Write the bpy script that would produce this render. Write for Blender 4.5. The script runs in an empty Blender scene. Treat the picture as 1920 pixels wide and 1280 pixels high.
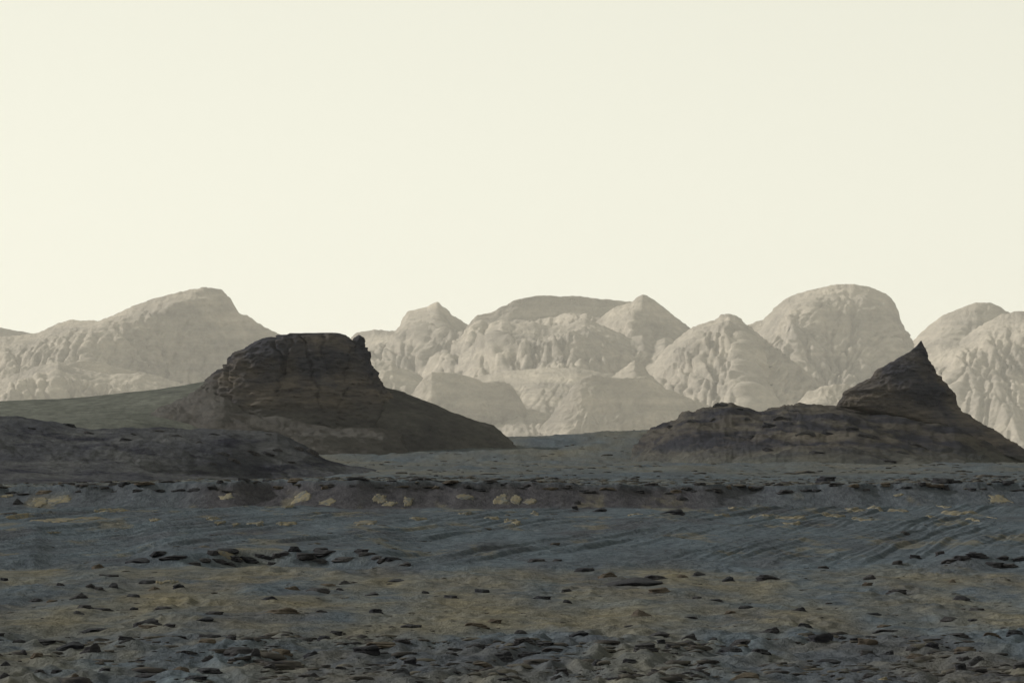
import bpy, math, random
import numpy as np
from mathutils import Vector

# ---------------------------------------------------------------- camera, sky, sun, exposure
scene = bpy.context.scene
CZ = 2.3                                   # eye height
F = 960.0 / math.tan(math.radians(5.0))    # focal length in photo pixels (10 degrees across 1920)
HOR = 860.0                                # photo row of eye level
PITCH = math.atan((HOR - 640.0) / F)
cam_d = bpy.data.cameras.new('camera')
cam_d.sensor_width = 36.0
cam_d.lens = 18.0 / math.tan(math.radians(5.0))
cam_d.clip_start = 1.0
cam_d.clip_end = 80000.0
cam = bpy.data.objects.new('camera', cam_d)
cam.location = (0, 0, CZ)
cam.rotation_euler = (math.pi / 2 + PITCH, 0, 0)
scene.collection.objects.link(cam)
scene.camera = cam

SUN_AZ = math.radians(-58)                 # from the view direction (+Y), negative = to the left
SUN_EL = math.radians(24)
sdir = Vector((math.sin(SUN_AZ) * math.cos(SUN_EL), math.cos(SUN_AZ) * math.cos(SUN_EL), math.sin(SUN_EL)))

world = bpy.data.worlds.new('World')
scene.world = world
world.use_nodes = True
wn, wl = world.node_tree.nodes, world.node_tree.links
wn.clear()
sky = wn.new('ShaderNodeTexSky')
sky.sky_type = 'NISHITA'
sky.sun_disc = False
sky.sun_elevation = SUN_EL
sky.sun_rotation = SUN_AZ
sky.altitude = 0
sky.air_density = 1.0
sky.dust_density = 0.5
sky.ozone_density = 0.0
mixn = wn.new('ShaderNodeMix'); mixn.data_type = 'RGBA'; mixn.blend_type = 'MIX'
mixn.inputs['Factor'].default_value = 0.58
mixn.inputs['B'].default_value = (7.45, 7.42, 6.25, 1)     # dust in the air: an even cream veil
bg = wn.new('ShaderNodeBackground'); bg.inputs['Strength'].default_value = 0.12
wo = wn.new('ShaderNodeOutputWorld')
bw = wn.new('ShaderNodeRGBToBW')                          # dust, not air, scatters here: no blue
tint = wn.new('ShaderNodeMix'); tint.data_type = 'RGBA'; tint.blend_type = 'MULTIPLY'
tint.inputs['Factor'].default_value = 1.0
tint.inputs['B'].default_value = (1.0, 0.99, 0.85, 1)
wl.new(sky.outputs['Color'], bw.inputs['Color'])
wl.new(bw.outputs['Val'], tint.inputs['A'])
wl.new(tint.outputs['Result'], mixn.inputs['A'])
wl.new(mixn.outputs['Result'], bg.inputs['Color'])
wl.new(bg.outputs['Background'], wo.inputs['Surface'])

sun_d = bpy.data.lights.new('sun', 'SUN')
sun_d.energy = 5.0
sun_d.angle = math.radians(0.5)
sun_d.color = (1.0, 0.96, 0.89)
sun = bpy.data.objects.new('sun', sun_d)
sun.rotation_euler = sdir.to_track_quat('Z', 'Y').to_euler()
sun.location = (-200, 200, 300)
scene.collection.objects.link(sun)

scene.view_settings.view_transform = 'Standard'
scene.view_settings.look = 'None'
scene.view_settings.exposure = 0.0
scene.view_settings.gamma = 1.0
scene.view_settings.use_curve_mapping = False
scene.cycles.use_denoising = True
scene.cycles.volume_bounces = 1
scene.cycles.max_bounces = 6

# ---------------------------------------------------------------- noise helpers (numpy)
_r = np.random.RandomState(7)
_P = _r.permutation(256).astype(np.int64)
_P = np.concatenate([_P, _P, _P])
_G3 = _r.normal(size=(256, 3)); _G3 /= np.linalg.norm(_G3, axis=1)[:, None]

def perlin(x, y, z):
    x, y, z = np.broadcast_arrays(np.asarray(x, float), np.asarray(y, float), np.asarray(z, float))
    xi, yi, zi = np.floor(x), np.floor(y), np.floor(z)
    fx, fy, fz = x - xi, y - yi, z - zi
    xi, yi, zi = xi.astype(np.int64) & 255, yi.astype(np.int64) & 255, zi.astype(np.int64) & 255
    u, v, w = [t * t * t * (t * (t * 6 - 15) + 10) for t in (fx, fy, fz)]
    def g(dx, dy, dz):
        h = _P[_P[_P[xi + dx] + yi + dy] + zi + dz]
        return _G3[h, 0] * (fx - dx) + _G3[h, 1] * (fy - dy) + _G3[h, 2] * (fz - dz)
    a = g(0, 0, 0); a = a + u * (g(1, 0, 0) - a)
    b = g(0, 1, 0); b = b + u * (g(1, 1, 0) - b)
    c = g(0, 0, 1); c = c + u * (g(1, 0, 1) - c)
    d = g(0, 1, 1); d = d + u * (g(1, 1, 1) - d)
    a = a + v * (b - a); c = c + v * (d - c)
    return (a + w * (c - a)) * 1.5

def fbm(x, y, z, octv=4, gain=0.5, ridged=False):
    s, a, f = 0.0, 1.0, 1.0
    for k in range(octv):
        n = perlin(x * f + 17.3 * k, y * f - 9.1 * k, z * f + 4.7 * k)
        if ridged:
            n = 0.6 - 2.0 * np.abs(n)
        s = s + a * n
        a *= gain; f *= 2.03
    return s

def ridge(x, y, z):
    return 1.0 - 2.4 * np.abs(perlin(x, y, z))

def sstep(a, b, x):
    t = np.clip((x - a) / (b - a), 0, 1)
    return t * t * (3 - 2 * t)

CP, SP = math.cos(PITCH), math.sin(PITCH)
def at(px, py, d):
    """world point seen at photo pixel (px, py) at depth d"""
    px, py, d = np.asarray(px, float), np.asarray(py, float), np.asarray(d, float)
    v = py - 640.0
    Y = v * SP + F * CP
    Z = -v * CP + F * SP
    t = d / Y
    return np.stack(np.broadcast_arrays((px - 960.0) * t, d, CZ + Z * t), axis=-1)

def col(o):
    scene.collection.objects.link(o); return o

def tag(o, label=None, cat=None, group=None, kind=None):
    if label: o['label'] = label
    if cat: o['category'] = cat
    if group: o['group'] = group
    if kind: o['kind'] = kind
    return o

def mesh_from(name, V, faces, mat, smooth=True, attrs=None):
    me = bpy.data.meshes.new(name)
    V = np.asarray(V, np.float32)
    faces = np.asarray(faces, np.int32)
    n = faces.shape[1]
    me.vertices.add(len(V)); me.vertices.foreach_set('co', V.ravel())
    me.loops.add(faces.size); me.loops.foreach_set('vertex_index', faces.ravel())
    me.polygons.add(len(faces))
    me.polygons.foreach_set('loop_start', np.arange(0, faces.size, n, dtype=np.int32))
    me.polygons.foreach_set('loop_total', np.full(len(faces), n, dtype=np.int32))
    me.update(calc_edges=True)
    if smooth:
        me.polygons.foreach_set('use_smooth', np.ones(len(faces), dtype=bool))
    for k, v in (attrs or {}).items():
        a = me.attributes.new(k, 'FLOAT', 'POINT'); a.data.foreach_set('value', np.asarray(v, np.float32).ravel())
    me.materials.append(mat)
    me.validate(); me.update()
    return me

def grid_faces(nr, nc, wrap=False):
    r = np.arange(nr - 1)[:, None]; cN = nc if wrap else nc - 1
    c = np.arange(cN)[None, :]
    c2 = (c + 1) % nc
    a = r * nc + c; b = r * nc + c2; d = (r + 1) * nc + c2; e = (r + 1) * nc + c
    return np.stack([a, e, d, b], axis=-1).reshape(-1, 4)

# ---------------------------------------------------------------- materials
class NT:
    def __init__(self, name, rough=0.95):
        self.m = bpy.data.materials.new(name); self.m.use_nodes = True
        self.n, self.l = self.m.node_tree.nodes, self.m.node_tree.links
        self.b = self.n['Principled BSDF']
        self.b.inputs['Roughness'].default_value = rough
        self.b.inputs['Specular IOR Level'].default_value = 0.0
        self.geo = self.n.new('ShaderNodeNewGeometry')
        self.pos = self.geo.outputs['Position']
    def mapping(self, scale, rot=(0, 0, 0), src=None):
        m = self.n.new('ShaderNodeMapping'); m.inputs['Scale'].default_value = scale; m.inputs['Rotation'].default_value = rot
        self.l.new(src or self.pos, m.inputs['Vector']); return m.outputs['Vector']
    def noise(self, vec, scale, detail=4, rough=0.55):
        t = self.n.new('ShaderNodeTexNoise'); t.inputs['Scale'].default_value = scale
        t.inputs['Detail'].default_value = detail; t.inputs['Roughness'].default_value = rough
        self.l.new(vec, t.inputs['Vector']); return t.outputs['Fac']
    def ramp(self, fac, stops):
        r = self.n.new('ShaderNodeValToRGB'); e = r.color_ramp.elements
        while len(e) < len(stops): e.new(0.5)
        for el, (p, c) in zip(e, stops):
            el.position = p; el.color = (*c, 1) if len(c) == 3 else c
        self.l.new(fac, r.inputs['Fac']); return r.outputs['Color']
    def mix(self, fac, a, b, blend='MIX'):
        m = self.n.new('ShaderNodeMix'); m.data_type = 'RGBA'; m.blend_type = blend
        for sock, v in (('Factor', fac), ('A', a), ('B', b)):
            if isinstance(v, (int, float)): m.inputs[sock].default_value = v
            elif isinstance(v, tuple): m.inputs[sock].default_value = (*v, 1)
            else: self.l.new(v, m.inputs[sock])
        return m.outputs['Result']
    def math(self, op, a, b=None, clamp=False):
        m = self.n.new('ShaderNodeMath'); m.operation = op; m.use_clamp = clamp
        for i, v in enumerate((a, b)):
            if v is None: continue
            if isinstance(v, (int, float)): m.inputs[i].default_value = v
            else: self.l.new(v, m.inputs[i])
        return m.outputs[0]
    def attr(self, name):
        a = self.n.new('ShaderNodeAttribute'); a.attribute_name = name; return a.outputs['Fac']
    def bump(self, h, dist, strength=1.0):
        b = self.n.new('ShaderNodeBump'); b.inputs['Distance'].default_value = dist; b.inputs['Strength'].default_value = strength
        self.l.new(h, b.inputs['Height'])
        if self.b.inputs['Normal'].links: self.l.new(self.b.inputs['Normal'].links[0].from_socket, b.inputs['Normal'])
        self.l.new(b.outputs['Normal'], self.b.inputs['Normal'])
    def color(self, c, g=1.3): self.l.new(self.mix(1.0, c, (g, g, g), 'MULTIPLY'), self.b.inputs['Base Color'])

BLUE_SAND = (0.049, 0.062, 0.075)
TAN_SAND = (0.078, 0.072, 0.054)

def make_sand():
    t = NT('dark_sand')
    big = t.noise(t.mapping((0.5, 0.06, 0.5)), 1.0, 5)
    fine = t.noise(t.pos, 9.0, 5, 0.7)
    grit = t.noise(t.mapping((1.0, 0.35, 1.0)), 3.2, 4, 0.7)
    blue = t.mix(t.ramp(big, [(0.3, (0, 0, 0)), (0.7, (1, 1, 1))]), (0.038, 0.044, 0.052), BLUE_SAND)
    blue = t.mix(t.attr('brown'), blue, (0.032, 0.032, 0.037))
    d = t.attr('dust')
    c = t.mix(d, blue, TAN_SAND)
    c = t.mix(1.0, c, t.ramp(fine, [(0.25, (0.72, 0.72, 0.74)), (0.75, (1.25, 1.24, 1.2))]), 'MULTIPLY')
    c = t.mix(1.0, c, t.ramp(grit, [(0.3, (0.64, 0.65, 0.68)), (0.7, (1.34, 1.32, 1.28))]), 'MULTIPLY')
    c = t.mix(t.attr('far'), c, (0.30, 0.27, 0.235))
    t.color(c)
    t.bump(t.noise(t.mapping((1.0, 0.3, 1.0)), 0.7, 5, 0.65), 0.16, 0.6)
    t.bump(fine, 0.05, 0.7)
    t.bump(grit, 0.14, 0.7)
    return t.m

def make_rock(name, base, var, dustc):
    t = NT(name, 0.85)
    oi = t.n.new('ShaderNodeObjectInfo')
    v = t.noise(t.mapping((1.0, 1.0, 2.2)), 7.0, 5, 0.65)
    c = t.mix(oi.outputs['Random'], base, var)
    c = t.mix(1.0, c, t.ramp(v, [(0.3, (0.6, 0.6, 0.62)), (0.7, (1.35, 1.33, 1.3))]), 'MULTIPLY')
    sx = t.n.new('ShaderNodeSeparateXYZ'); t.l.new(t.geo.outputs['Normal'], sx.inputs[0])
    up = t.math('MULTIPLY', t.math('SUBTRACT', sx.outputs['Z'], 0.55, True), 1.4, True)
    up = t.math('MULTIPLY', up, v, True)
    c = t.mix(up, c, dustc)
    t.color(c)
    t.bump(v, 0.05, 0.9)
    t.bump(t.noise(t.pos, 28.0, 4, 0.7), 0.02, 0.7)
    return t.m

def make_butte():
    t = NT('layered_butte_rock', 0.9)
    warp = t.noise(t.pos, 0.12, 3)
    strata_v = t.mapping((0.14, 0.14, 1.0), (0.0, 0.09, 0.0))
    s1 = t.noise(strata_v, 1.3, 5, 0.65)
    s2b = t.noise(strata_v, 5.0, 4, 0.6)
    s2 = t.math('ADD', t.math('MULTIPLY', s2b, t.math('SUBTRACT', 1.0, t.attr('talus'))), t.math('MULTIPLY', t.noise(t.mapping((0.5, 0.3, 1.4), (0, 0.5, 0)), 1.6, 6, 0.7), t.attr('talus')))
    blot = t.noise(t.pos, 0.16, 5, 0.6)
    c = t.mix(t.ramp(s1, [(0.35, (0, 0, 0)), (0.65, (1, 1, 1))]), (0.040, 0.038, 0.040), (0.080, 0.070, 0.060))
    sz = t.n.new('ShaderNodeSeparateXYZ'); t.l.new(t.pos, sz.inputs[0])
    blot = t.math('ADD', blot, t.math('MULTIPLY', t.math('DIVIDE', t.math('SUBTRACT', sz.outputs['Z'], 11.0), 6.0, True), 0.12))   # dark cap rock
    c = t.mix(t.ramp(blot, [(0.46, (0, 0, 0)), (0.66, (0.85, 0.85, 0.85))]), c, (0.027, 0.029, 0.038))
    c = t.mix(t.attr('talus'), c, t.mix(t.ramp(blot, [(0.35, (0, 0, 0)), (0.65, (1, 1, 1))]), (0.034, 0.034, 0.035), (0.052, 0.051, 0.048)))
    c = t.mix(1.0, c, t.ramp(s2, [(0.3, (0.72, 0.72, 0.75)), (0.7, (1.24, 1.22, 1.19))]), 'MULTIPLY')
    t.color(c)
    t.bump(s2, 0.25, 0.8)
    t.bump(t.noise(t.pos, 2.2, 5, 0.65), 0.25, 0.8)
    return t.m

def make_hill(name, c1, c2, c3, scale=0.25, cover=0.5, dip=0.38, sandz=None):
    t = NT(name, 0.95)
    a = t.noise(t.mapping((1.0, 0.3, 1.0)), scale * 0.7, 5, 0.6)
    b = t.noise(t.mapping((0.32, 0.2, 1.7), (0, dip, 0)), scale * 2.4, 6, 0.65)
    e = t.noise(t.mapping((0.6, 0.3, 1.5), (0, dip, 0)), scale * 8, 5, 0.7)
    c = t.mix(t.ramp(a, [(0.38, (0, 0, 0)), (0.62, (1, 1, 1))]), c1, c2)
    c = t.mix(t.ramp(b, [(cover, (0, 0, 0)), (cover + 0.14, (0.95, 0.95, 0.95))]), c, c3)
    if sandz:                               # blown sand banked against the foot
        sz = t.n.new('ShaderNodeSeparateXYZ'); t.l.new(t.pos, sz.inputs[0])
        k = t.math('DIVIDE', t.math('SUBTRACT', sandz[1], sz.outputs['Z']), sandz[1] - sandz[0], True)
        k = t.math('MULTIPLY', k, t.ramp(a, [(0.3, (0.4, 0.4, 0.4)), (0.6, (1, 1, 1))]), True)
        c = t.mix(k, c, (0.048, 0.051, 0.048))
    c = t.mix(1.0, c, t.ramp(e, [(0.3, (0.66, 0.66, 0.68)), (0.7, (1.28, 1.27, 1.25))]), 'MULTIPLY')
    t.color(c)
    t.bump(b, 0.4, 0.7)
    t.bump(e, 0.25, 0.8)
    return t.m

def make_mountain():
    t = NT('pale_mountain_rock', 1.0)
    a = t.noise(t.pos, 0.006, 5, 0.6)
    s = t.noise(t.mapping((0.0025, 0.0025, 0.05), (0.0, 0.06, 0.0)), 1.0, 5, 0.65)
    f = t.noise(t.mapping((1, 1, 1.5)), 0.035, 5, 0.7)
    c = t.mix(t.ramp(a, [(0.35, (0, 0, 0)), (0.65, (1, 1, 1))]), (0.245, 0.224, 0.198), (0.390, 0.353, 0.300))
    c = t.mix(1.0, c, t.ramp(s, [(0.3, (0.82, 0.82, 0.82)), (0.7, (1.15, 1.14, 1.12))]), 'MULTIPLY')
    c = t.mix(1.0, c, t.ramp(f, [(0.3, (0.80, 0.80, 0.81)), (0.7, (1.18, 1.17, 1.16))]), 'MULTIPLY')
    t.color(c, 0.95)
    g = t.noise(t.mapping((1, 1, 1.6)), 0.13, 5, 0.75)
    t.bump(s, 9.0, 0.5)
    t.bump(f, 11.0, 0.6)
    t.bump(g, 5.0, 0.8)
    return t.m

M_SAND = make_sand()
M_ROCK = make_rock('dark_basalt', (0.016, 0.017, 0.021), (0.030, 0.029, 0.031), (0.044, 0.047, 0.050))
M_BROWN = make_rock('brown_rock', (0.040, 0.034, 0.030), (0.052, 0.044, 0.036), (0.062, 0.058, 0.048))
M_TAN = make_rock('tan_bedrock', (0.078, 0.069, 0.050), (0.108, 0.095, 0.067), (0.088, 0.079, 0.060))
def make_rubble():
    t = NT('rubble_rock', 0.9)
    v = t.noise(t.pos, 2.3, 3, 0.6)
    c = t.ramp(v, [(0.36, (0.019, 0.019, 0.022)), (0.5, (0.034, 0.032, 0.031)), (0.64, (0.058, 0.055, 0.048))])
    t.color(c); t.bump(t.noise(t.pos, 25.0, 4, 0.7), 0.02, 0.7)
    return t.m
M_RUBBLE = make_rubble()
def make_outcrop():
    t = NT('pale_bedrock', 0.95)
    oi = t.n.new('ShaderNodeObjectInfo')
    v = t.noise(t.mapping((1.0, 0.35, 1.0)), 5.0, 5, 0.7)
    c = t.mix(oi.outputs['Random'], (0.080, 0.071, 0.053), (0.108, 0.096, 0.069))
    c = t.mix(t.ramp(v, [(0.46, (0, 0, 0)), (0.60, (0.85, 0.85, 0.85))]), c, (0.046, 0.053, 0.058))   # sand lying on it
    t.color(c); t.bump(v, 0.05, 0.8)
    return t.m
M_OUTCROP = make_outcrop()
M_BUTTE = make_butte()
M_NEARHILL = make_hill('dark_slope', (0.029, 0.031, 0.037), (0.044, 0.046, 0.049), (0.015, 0.016, 0.022), 0.30, 0.50)
M_GREENHILL = make_hill('grey_green_slope', (0.055, 0.059, 0.054), (0.071, 0.075, 0.068), (0.046, 0.049, 0.047), 0.12, 0.55)
M_RIDGE = make_hill('brown_ridge', (0.033, 0.031, 0.030), (0.050, 0.046, 0.040), (0.016, 0.017, 0.022), 0.17, 0.43, sandz=(1.4, 3.8))
M_MOUNT = make_mountain()

# ---------------------------------------------------------------- the ground
LIP_X = [-900, -200, 0, 200, 400, 640, 800, 1000, 1200, 1440, 1700, 1920, 2400]
LIP_R = [916, 914, 913, 909, 905, 903, 904, 905, 908, 911, 907, 906, 905]
FAR_D = [212, 300, 450, 600, 700, 800, 950, 1400, 2500, 5000, 40000]
FAR_Z = [0.0, 1.48, 1.48, 1.75, 3.2, 5.3, 5.6, 2.0, -8.0, -20.0, -25.0]

def zones(X, Y):
    px = 960 + F * X / np.maximum(Y, 1.0)
    dl = 212 + 7 * perlin(X / 9.0, 3.3, 0.5) + 1.8 * perlin(X / 1.7, 9.3, 0.5) + 0.22 * perlin(X / 0.45, 2.3, 0.5)
    ds = 124 + 4 * perlin(X / 5.0, 7.7, 2.5) + 1.2 * perlin(X / 1.1, 1.7, 2.5)
    return px, dl, ds

def ground_base(X, Y):
    px, dl, ds = zones(X, Y)
    lipr = np.interp(px, LIP_X, LIP_R)
    zl = CZ - (lipr - HOR) / F * dl
    hs = 0.05 + 0.25 * sstep(230, 330, px) * (1 - sstep(690, 800, px)) + 0.22 * sstep(1700, 1830, px) + 0.10 * sstep(100, 60, px)
    df = dl - 4.8
    z1 = hs * sstep(ds - 0.9, ds + 0.5, Y)
    zt = np.maximum(hs, 0.30)
    zsl = z1 + (0.60 - hs) * np.clip((Y - ds) / (df - ds), 0, 1) ** 1.1
    tt = np.clip((Y - df) / (dl - df), 0, 1)
    zst = zsl + (zl - 0.60) * (0.82 * tt ** 1.25 + 0.18 * sstep(0.90, 1.0, tt + 0.05 * perlin(X / 0.5, Y / 3.0, 91.0)))
    zc = CZ + (HOR - np.interp(px, [-500, 0, 500, 700, 955, 1200, 1500, 1800, 1900, 2400], [830, 830, 838, 836, 822, 806, 806, 838, 852, 860])) / F * 800
    farz = np.interp(Y, FAR_D, FAR_Z)
    farz = np.where(Y < 600, farz, np.where(Y < 800, 1.75 + (zc - 1.75) * sstep(0, 1, (Y - 600) / 200.0), np.where(Y < 1400, zc + (2.0 - zc) * sstep(0, 1, (Y - 850) / 550.0), farz)))
    w = sstep(0, 1, np.clip((Y - dl) / np.maximum(300 - dl, 1), 0, 1))
    zl_back = 0.62 * (1 - sstep(420, 760, px)) * sstep(3, 60, Y - dl) * (1 - sstep(360, 520, Y))
    return np.where(Y < dl, zst, -zl_back + zl * (1 - w) + np.where(Y < 300, 1.48, farz) * w), px, dl, ds

MOUNDS = []                                # sand banked against the larger stones: (x, y, width, height)
def mounds(X, Y):
    out = np.zeros(np.broadcast(X, Y).shape)
    if not MOUNDS or Y.min() > 140: return out
    X, Y = np.broadcast_arrays(X, Y)
    for x, y, W, H in MOUNDS:
        m = (np.abs(Y - y) < 5 * W + 1) & (np.abs(X - x) < 4 * W)
        if not m.any(): continue
        dx, dy = X[m] - x, Y[m] - y - 0.3 * W
        sx = np.where(dx > 0, 1.05 * W, 0.62 * W)         # the tail trails to the right, down wind
        out[m] = np.maximum(out[m], 0.42 * H * np.exp(-(dx / sx) ** 2 - (dy / (1.1 * W)) ** 2))
    return out

def ground_h(X, Y):
    X = np.asarray(X, float); Y = np.asarray(Y, float)
    return ground_h0(X, Y) + (mounds(np.atleast_1d(X), np.atleast_1d(Y)).reshape(np.broadcast(X, Y).shape) if MOUNDS else 0.0)

def ground_h0(X, Y):
    X = np.asarray(X, float); Y = np.asarray(Y, float)
    z, px, dl, ds = ground_base(X, Y)
    near = 1 - sstep(260, 420, Y)
    # drifts and swells of the plain
    dr = 0.085 * fbm(X / 2.6, Y / 9.0, 0.3, 3) + 0.055 * fbm(X / 0.8, Y / 3.5, 5.3, 3)
    plain = (1 - sstep(-6, 6, Y - ds))
    z = z + near * dr * (0.55 + 0.45 * plain) * sstep(20, 50, Y)
    # wind-scoured crust: short sharp ledges with tails
    sc = ridge(X / 0.34 + 0.5 * perlin(X / 1.2, Y / 4.0, 81.0), Y / 2.2, 83.0)
    z = z + near * sstep(20, 50, Y) * (1 - sstep(-9, -2, Y - dl)) * 0.045 * np.clip(sc, -0.6, 1) * sstep(-0.1, 0.4, perlin(X / 1.9, Y / 11.0, 85.0)) * (0.15 + 0.85 * plain)
    # broad dip and rise
    z = z + near * 0.10 * perlin(X / 14.0, Y / 30.0, 1.0)
    # wind ripples, crests running away from the viewer and a little to the right
    slope_zone = sstep(-2, 8, Y - ds) * (1 - sstep(-9, -2, Y - dl))
    low_zone = (1 - sstep(70, 84, Y)) * 0.30 + 0.22 * plain
    cx = X - 0.13 * Y                       # across the crests
    amp = np.maximum(slope_zone, low_zone) * sstep(-0.40, 0.30, perlin(cx / 3.2, Y / 36.0, 9.0) + 0.10)
    wx = 0.35 * perlin(cx / 2.4, Y / 30.0, 2.0) + 0.10 * perlin(cx / 0.8, Y / 14.0, 3.0)
    ph = (cx + wx) / 0.95
    fr = ph - np.floor(ph)
    saw = np.where(fr < 0.66, fr / 0.66, (1 - fr) / 0.34)
    lam = 0.55 + 0.75 * perlin(cx / 0.9, Y / 12.0, 11.0)
    z = z + amp * 0.125 * saw * lam
    ph2 = (cx + 0.7 * wx + 0.15 * perlin(cx / 0.5, Y / 9.0, 6.0)) / 0.33
    z = z + amp * 0.022 * np.sin(ph2 * 2 * math.pi)
    # broken ground at the lip and on the plateau behind it
    lip = sstep(-2.0, 0.5, Y - dl) * (1 - sstep(60, 140, Y - dl))
    z = z + lip * (0.06 * fbm(X / 0.7, Y / 3.0, 4.0, 3, 0.6) + 0.03)
    # mid plain
    mid = sstep(280, 400, Y) * (1 - sstep(1500, 3000, Y))
    z = z + mid * (0.34 * fbm(X / 8.0, Y / 26.0, 8.0, 4, 0.6) + 0.10 * fbm(X / 1.5, Y / 14.0, 18.0, 3, 0.6))
    z = z + 0.075 * (1 - sstep(74, 82, Y)) * sstep(20, 50, Y) * fbm(X / 0.55, Y / 1.7, 71.0, 3, 0.55)
    return z

def dust_mask(X, Y):
    z, px, dl, ds = ground_base(X, Y)
    row = HOR - (z - CZ) / np.maximum(Y, 5) * F
    n = fbm(X / 2.2, Y / 16.0, 21.0, 4, 0.6)
    n2 = fbm(X / 0.9, Y / 2.5, 31.0, 3, 0.6)
    band = sstep(1078, 1150, row) * (1 - sstep(1172, 1198, row))
    band2 = 0.55 * sstep(1060, 1075, row) * (1 - sstep(1080, 1120, row))
    v = 0.07 + 0.45 * band + band2 * 0.7 + 0.10 * sstep(1195, 1230, row)
    v = v + 0.55 * n + 0.25 * n2
    # pale dust lying along the rocky crests
    v = np.maximum(v * (1 - sstep(-4, 4, Y - ds)), 0.75 * np.exp(-((Y - ds - 1.6) / 1.6) ** 2) * sstep(-0.1, 0.5, n2 + n) * sstep(200, 320, px) * (1 - sstep(760, 860, px)))
    lipd = 0.50 * sstep(0.0, 1.0, Y - dl) * (1 - sstep(12, 60, Y - dl)) * np.clip(0.45 + n2, 0, 1)
    slope = sstep(0, 10, Y - ds) * (1 - sstep(-3, 0, Y - dl)) * sstep(0.30, 0.75, n + 0.5 * n2) * 0.55
    plain = sstep(230, 330, Y) * np.clip(0.26 + 0.42 * fbm(X / 9.0, Y / 60.0, 61.0, 4, 0.6), 0, 1)
    return np.clip(np.maximum(np.maximum(v, lipd), np.maximum(slope, plain)), 0, 1)

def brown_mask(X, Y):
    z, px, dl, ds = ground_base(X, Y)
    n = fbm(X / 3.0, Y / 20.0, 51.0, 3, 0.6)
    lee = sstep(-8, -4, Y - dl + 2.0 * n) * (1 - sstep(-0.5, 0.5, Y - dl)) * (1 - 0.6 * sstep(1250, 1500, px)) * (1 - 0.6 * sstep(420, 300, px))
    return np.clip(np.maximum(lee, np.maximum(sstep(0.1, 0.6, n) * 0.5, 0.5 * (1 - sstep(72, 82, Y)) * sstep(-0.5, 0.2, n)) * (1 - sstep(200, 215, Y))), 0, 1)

def build_ground():
    ang = np.concatenate([-np.linspace(math.radians(52), math.radians(7), 34)[:-1], np.linspace(-math.radians(7), -math.radians(5.35), 26)[:-1],
                          np.linspace(-math.radians(5.35), math.radians(5.35), 780),
                          np.linspace(math.radians(5.35), math.radians(7), 26)[1:], np.linspace(math.radians(7), math.radians(52), 34)[1:]])
    d = np.concatenate([[-80, -30, 0, 15, 28, 38], 1 / np.linspace(1 / 46., 1 / 119., 235), np.arange(119.5, 202, 0.55), np.arange(202, 222, 0.30),
                        np.arange(222, 320, 2.0), np.arange(320, 900, 5.0), np.geomspace(900, 26000, 36)])
    Y, A = np.meshgrid(d, np.tan(ang), indexing='ij')
    X = np.maximum(Y, 40.0) * A
    Z = ground_h(X, Y)
    V = np.stack([X, Y, Z], -1).reshape(-1, 3)
    me = mesh_from('ground', V, grid_faces(len(d), len(ang))[:, ::-1], M_SAND, True,
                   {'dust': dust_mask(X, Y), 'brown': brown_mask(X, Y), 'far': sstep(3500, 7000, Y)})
    o = col(bpy.data.objects.new('ground', me))
    tag(o, 'dark rippled sand plain rising to a low rocky lip', 'ground', kind='structure')
    return o
def ground_hit(px, row, dmin=48.0, dmax=330.0):
    """depth at which the sight line through a photo pixel meets the ground"""
    ds_ = np.arange(dmin, dmax, 0.2)
    p = at(np.full_like(ds_, px), np.full_like(ds_, row), ds_)
    g = ground_h(p[:, 0], p[:, 1])
    k = np.nonzero(g >= p[:, 2])[0]
    i = k[0] if len(k) else len(ds_) - 1
    return p[i, 0], p[i, 1], g[i]

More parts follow.
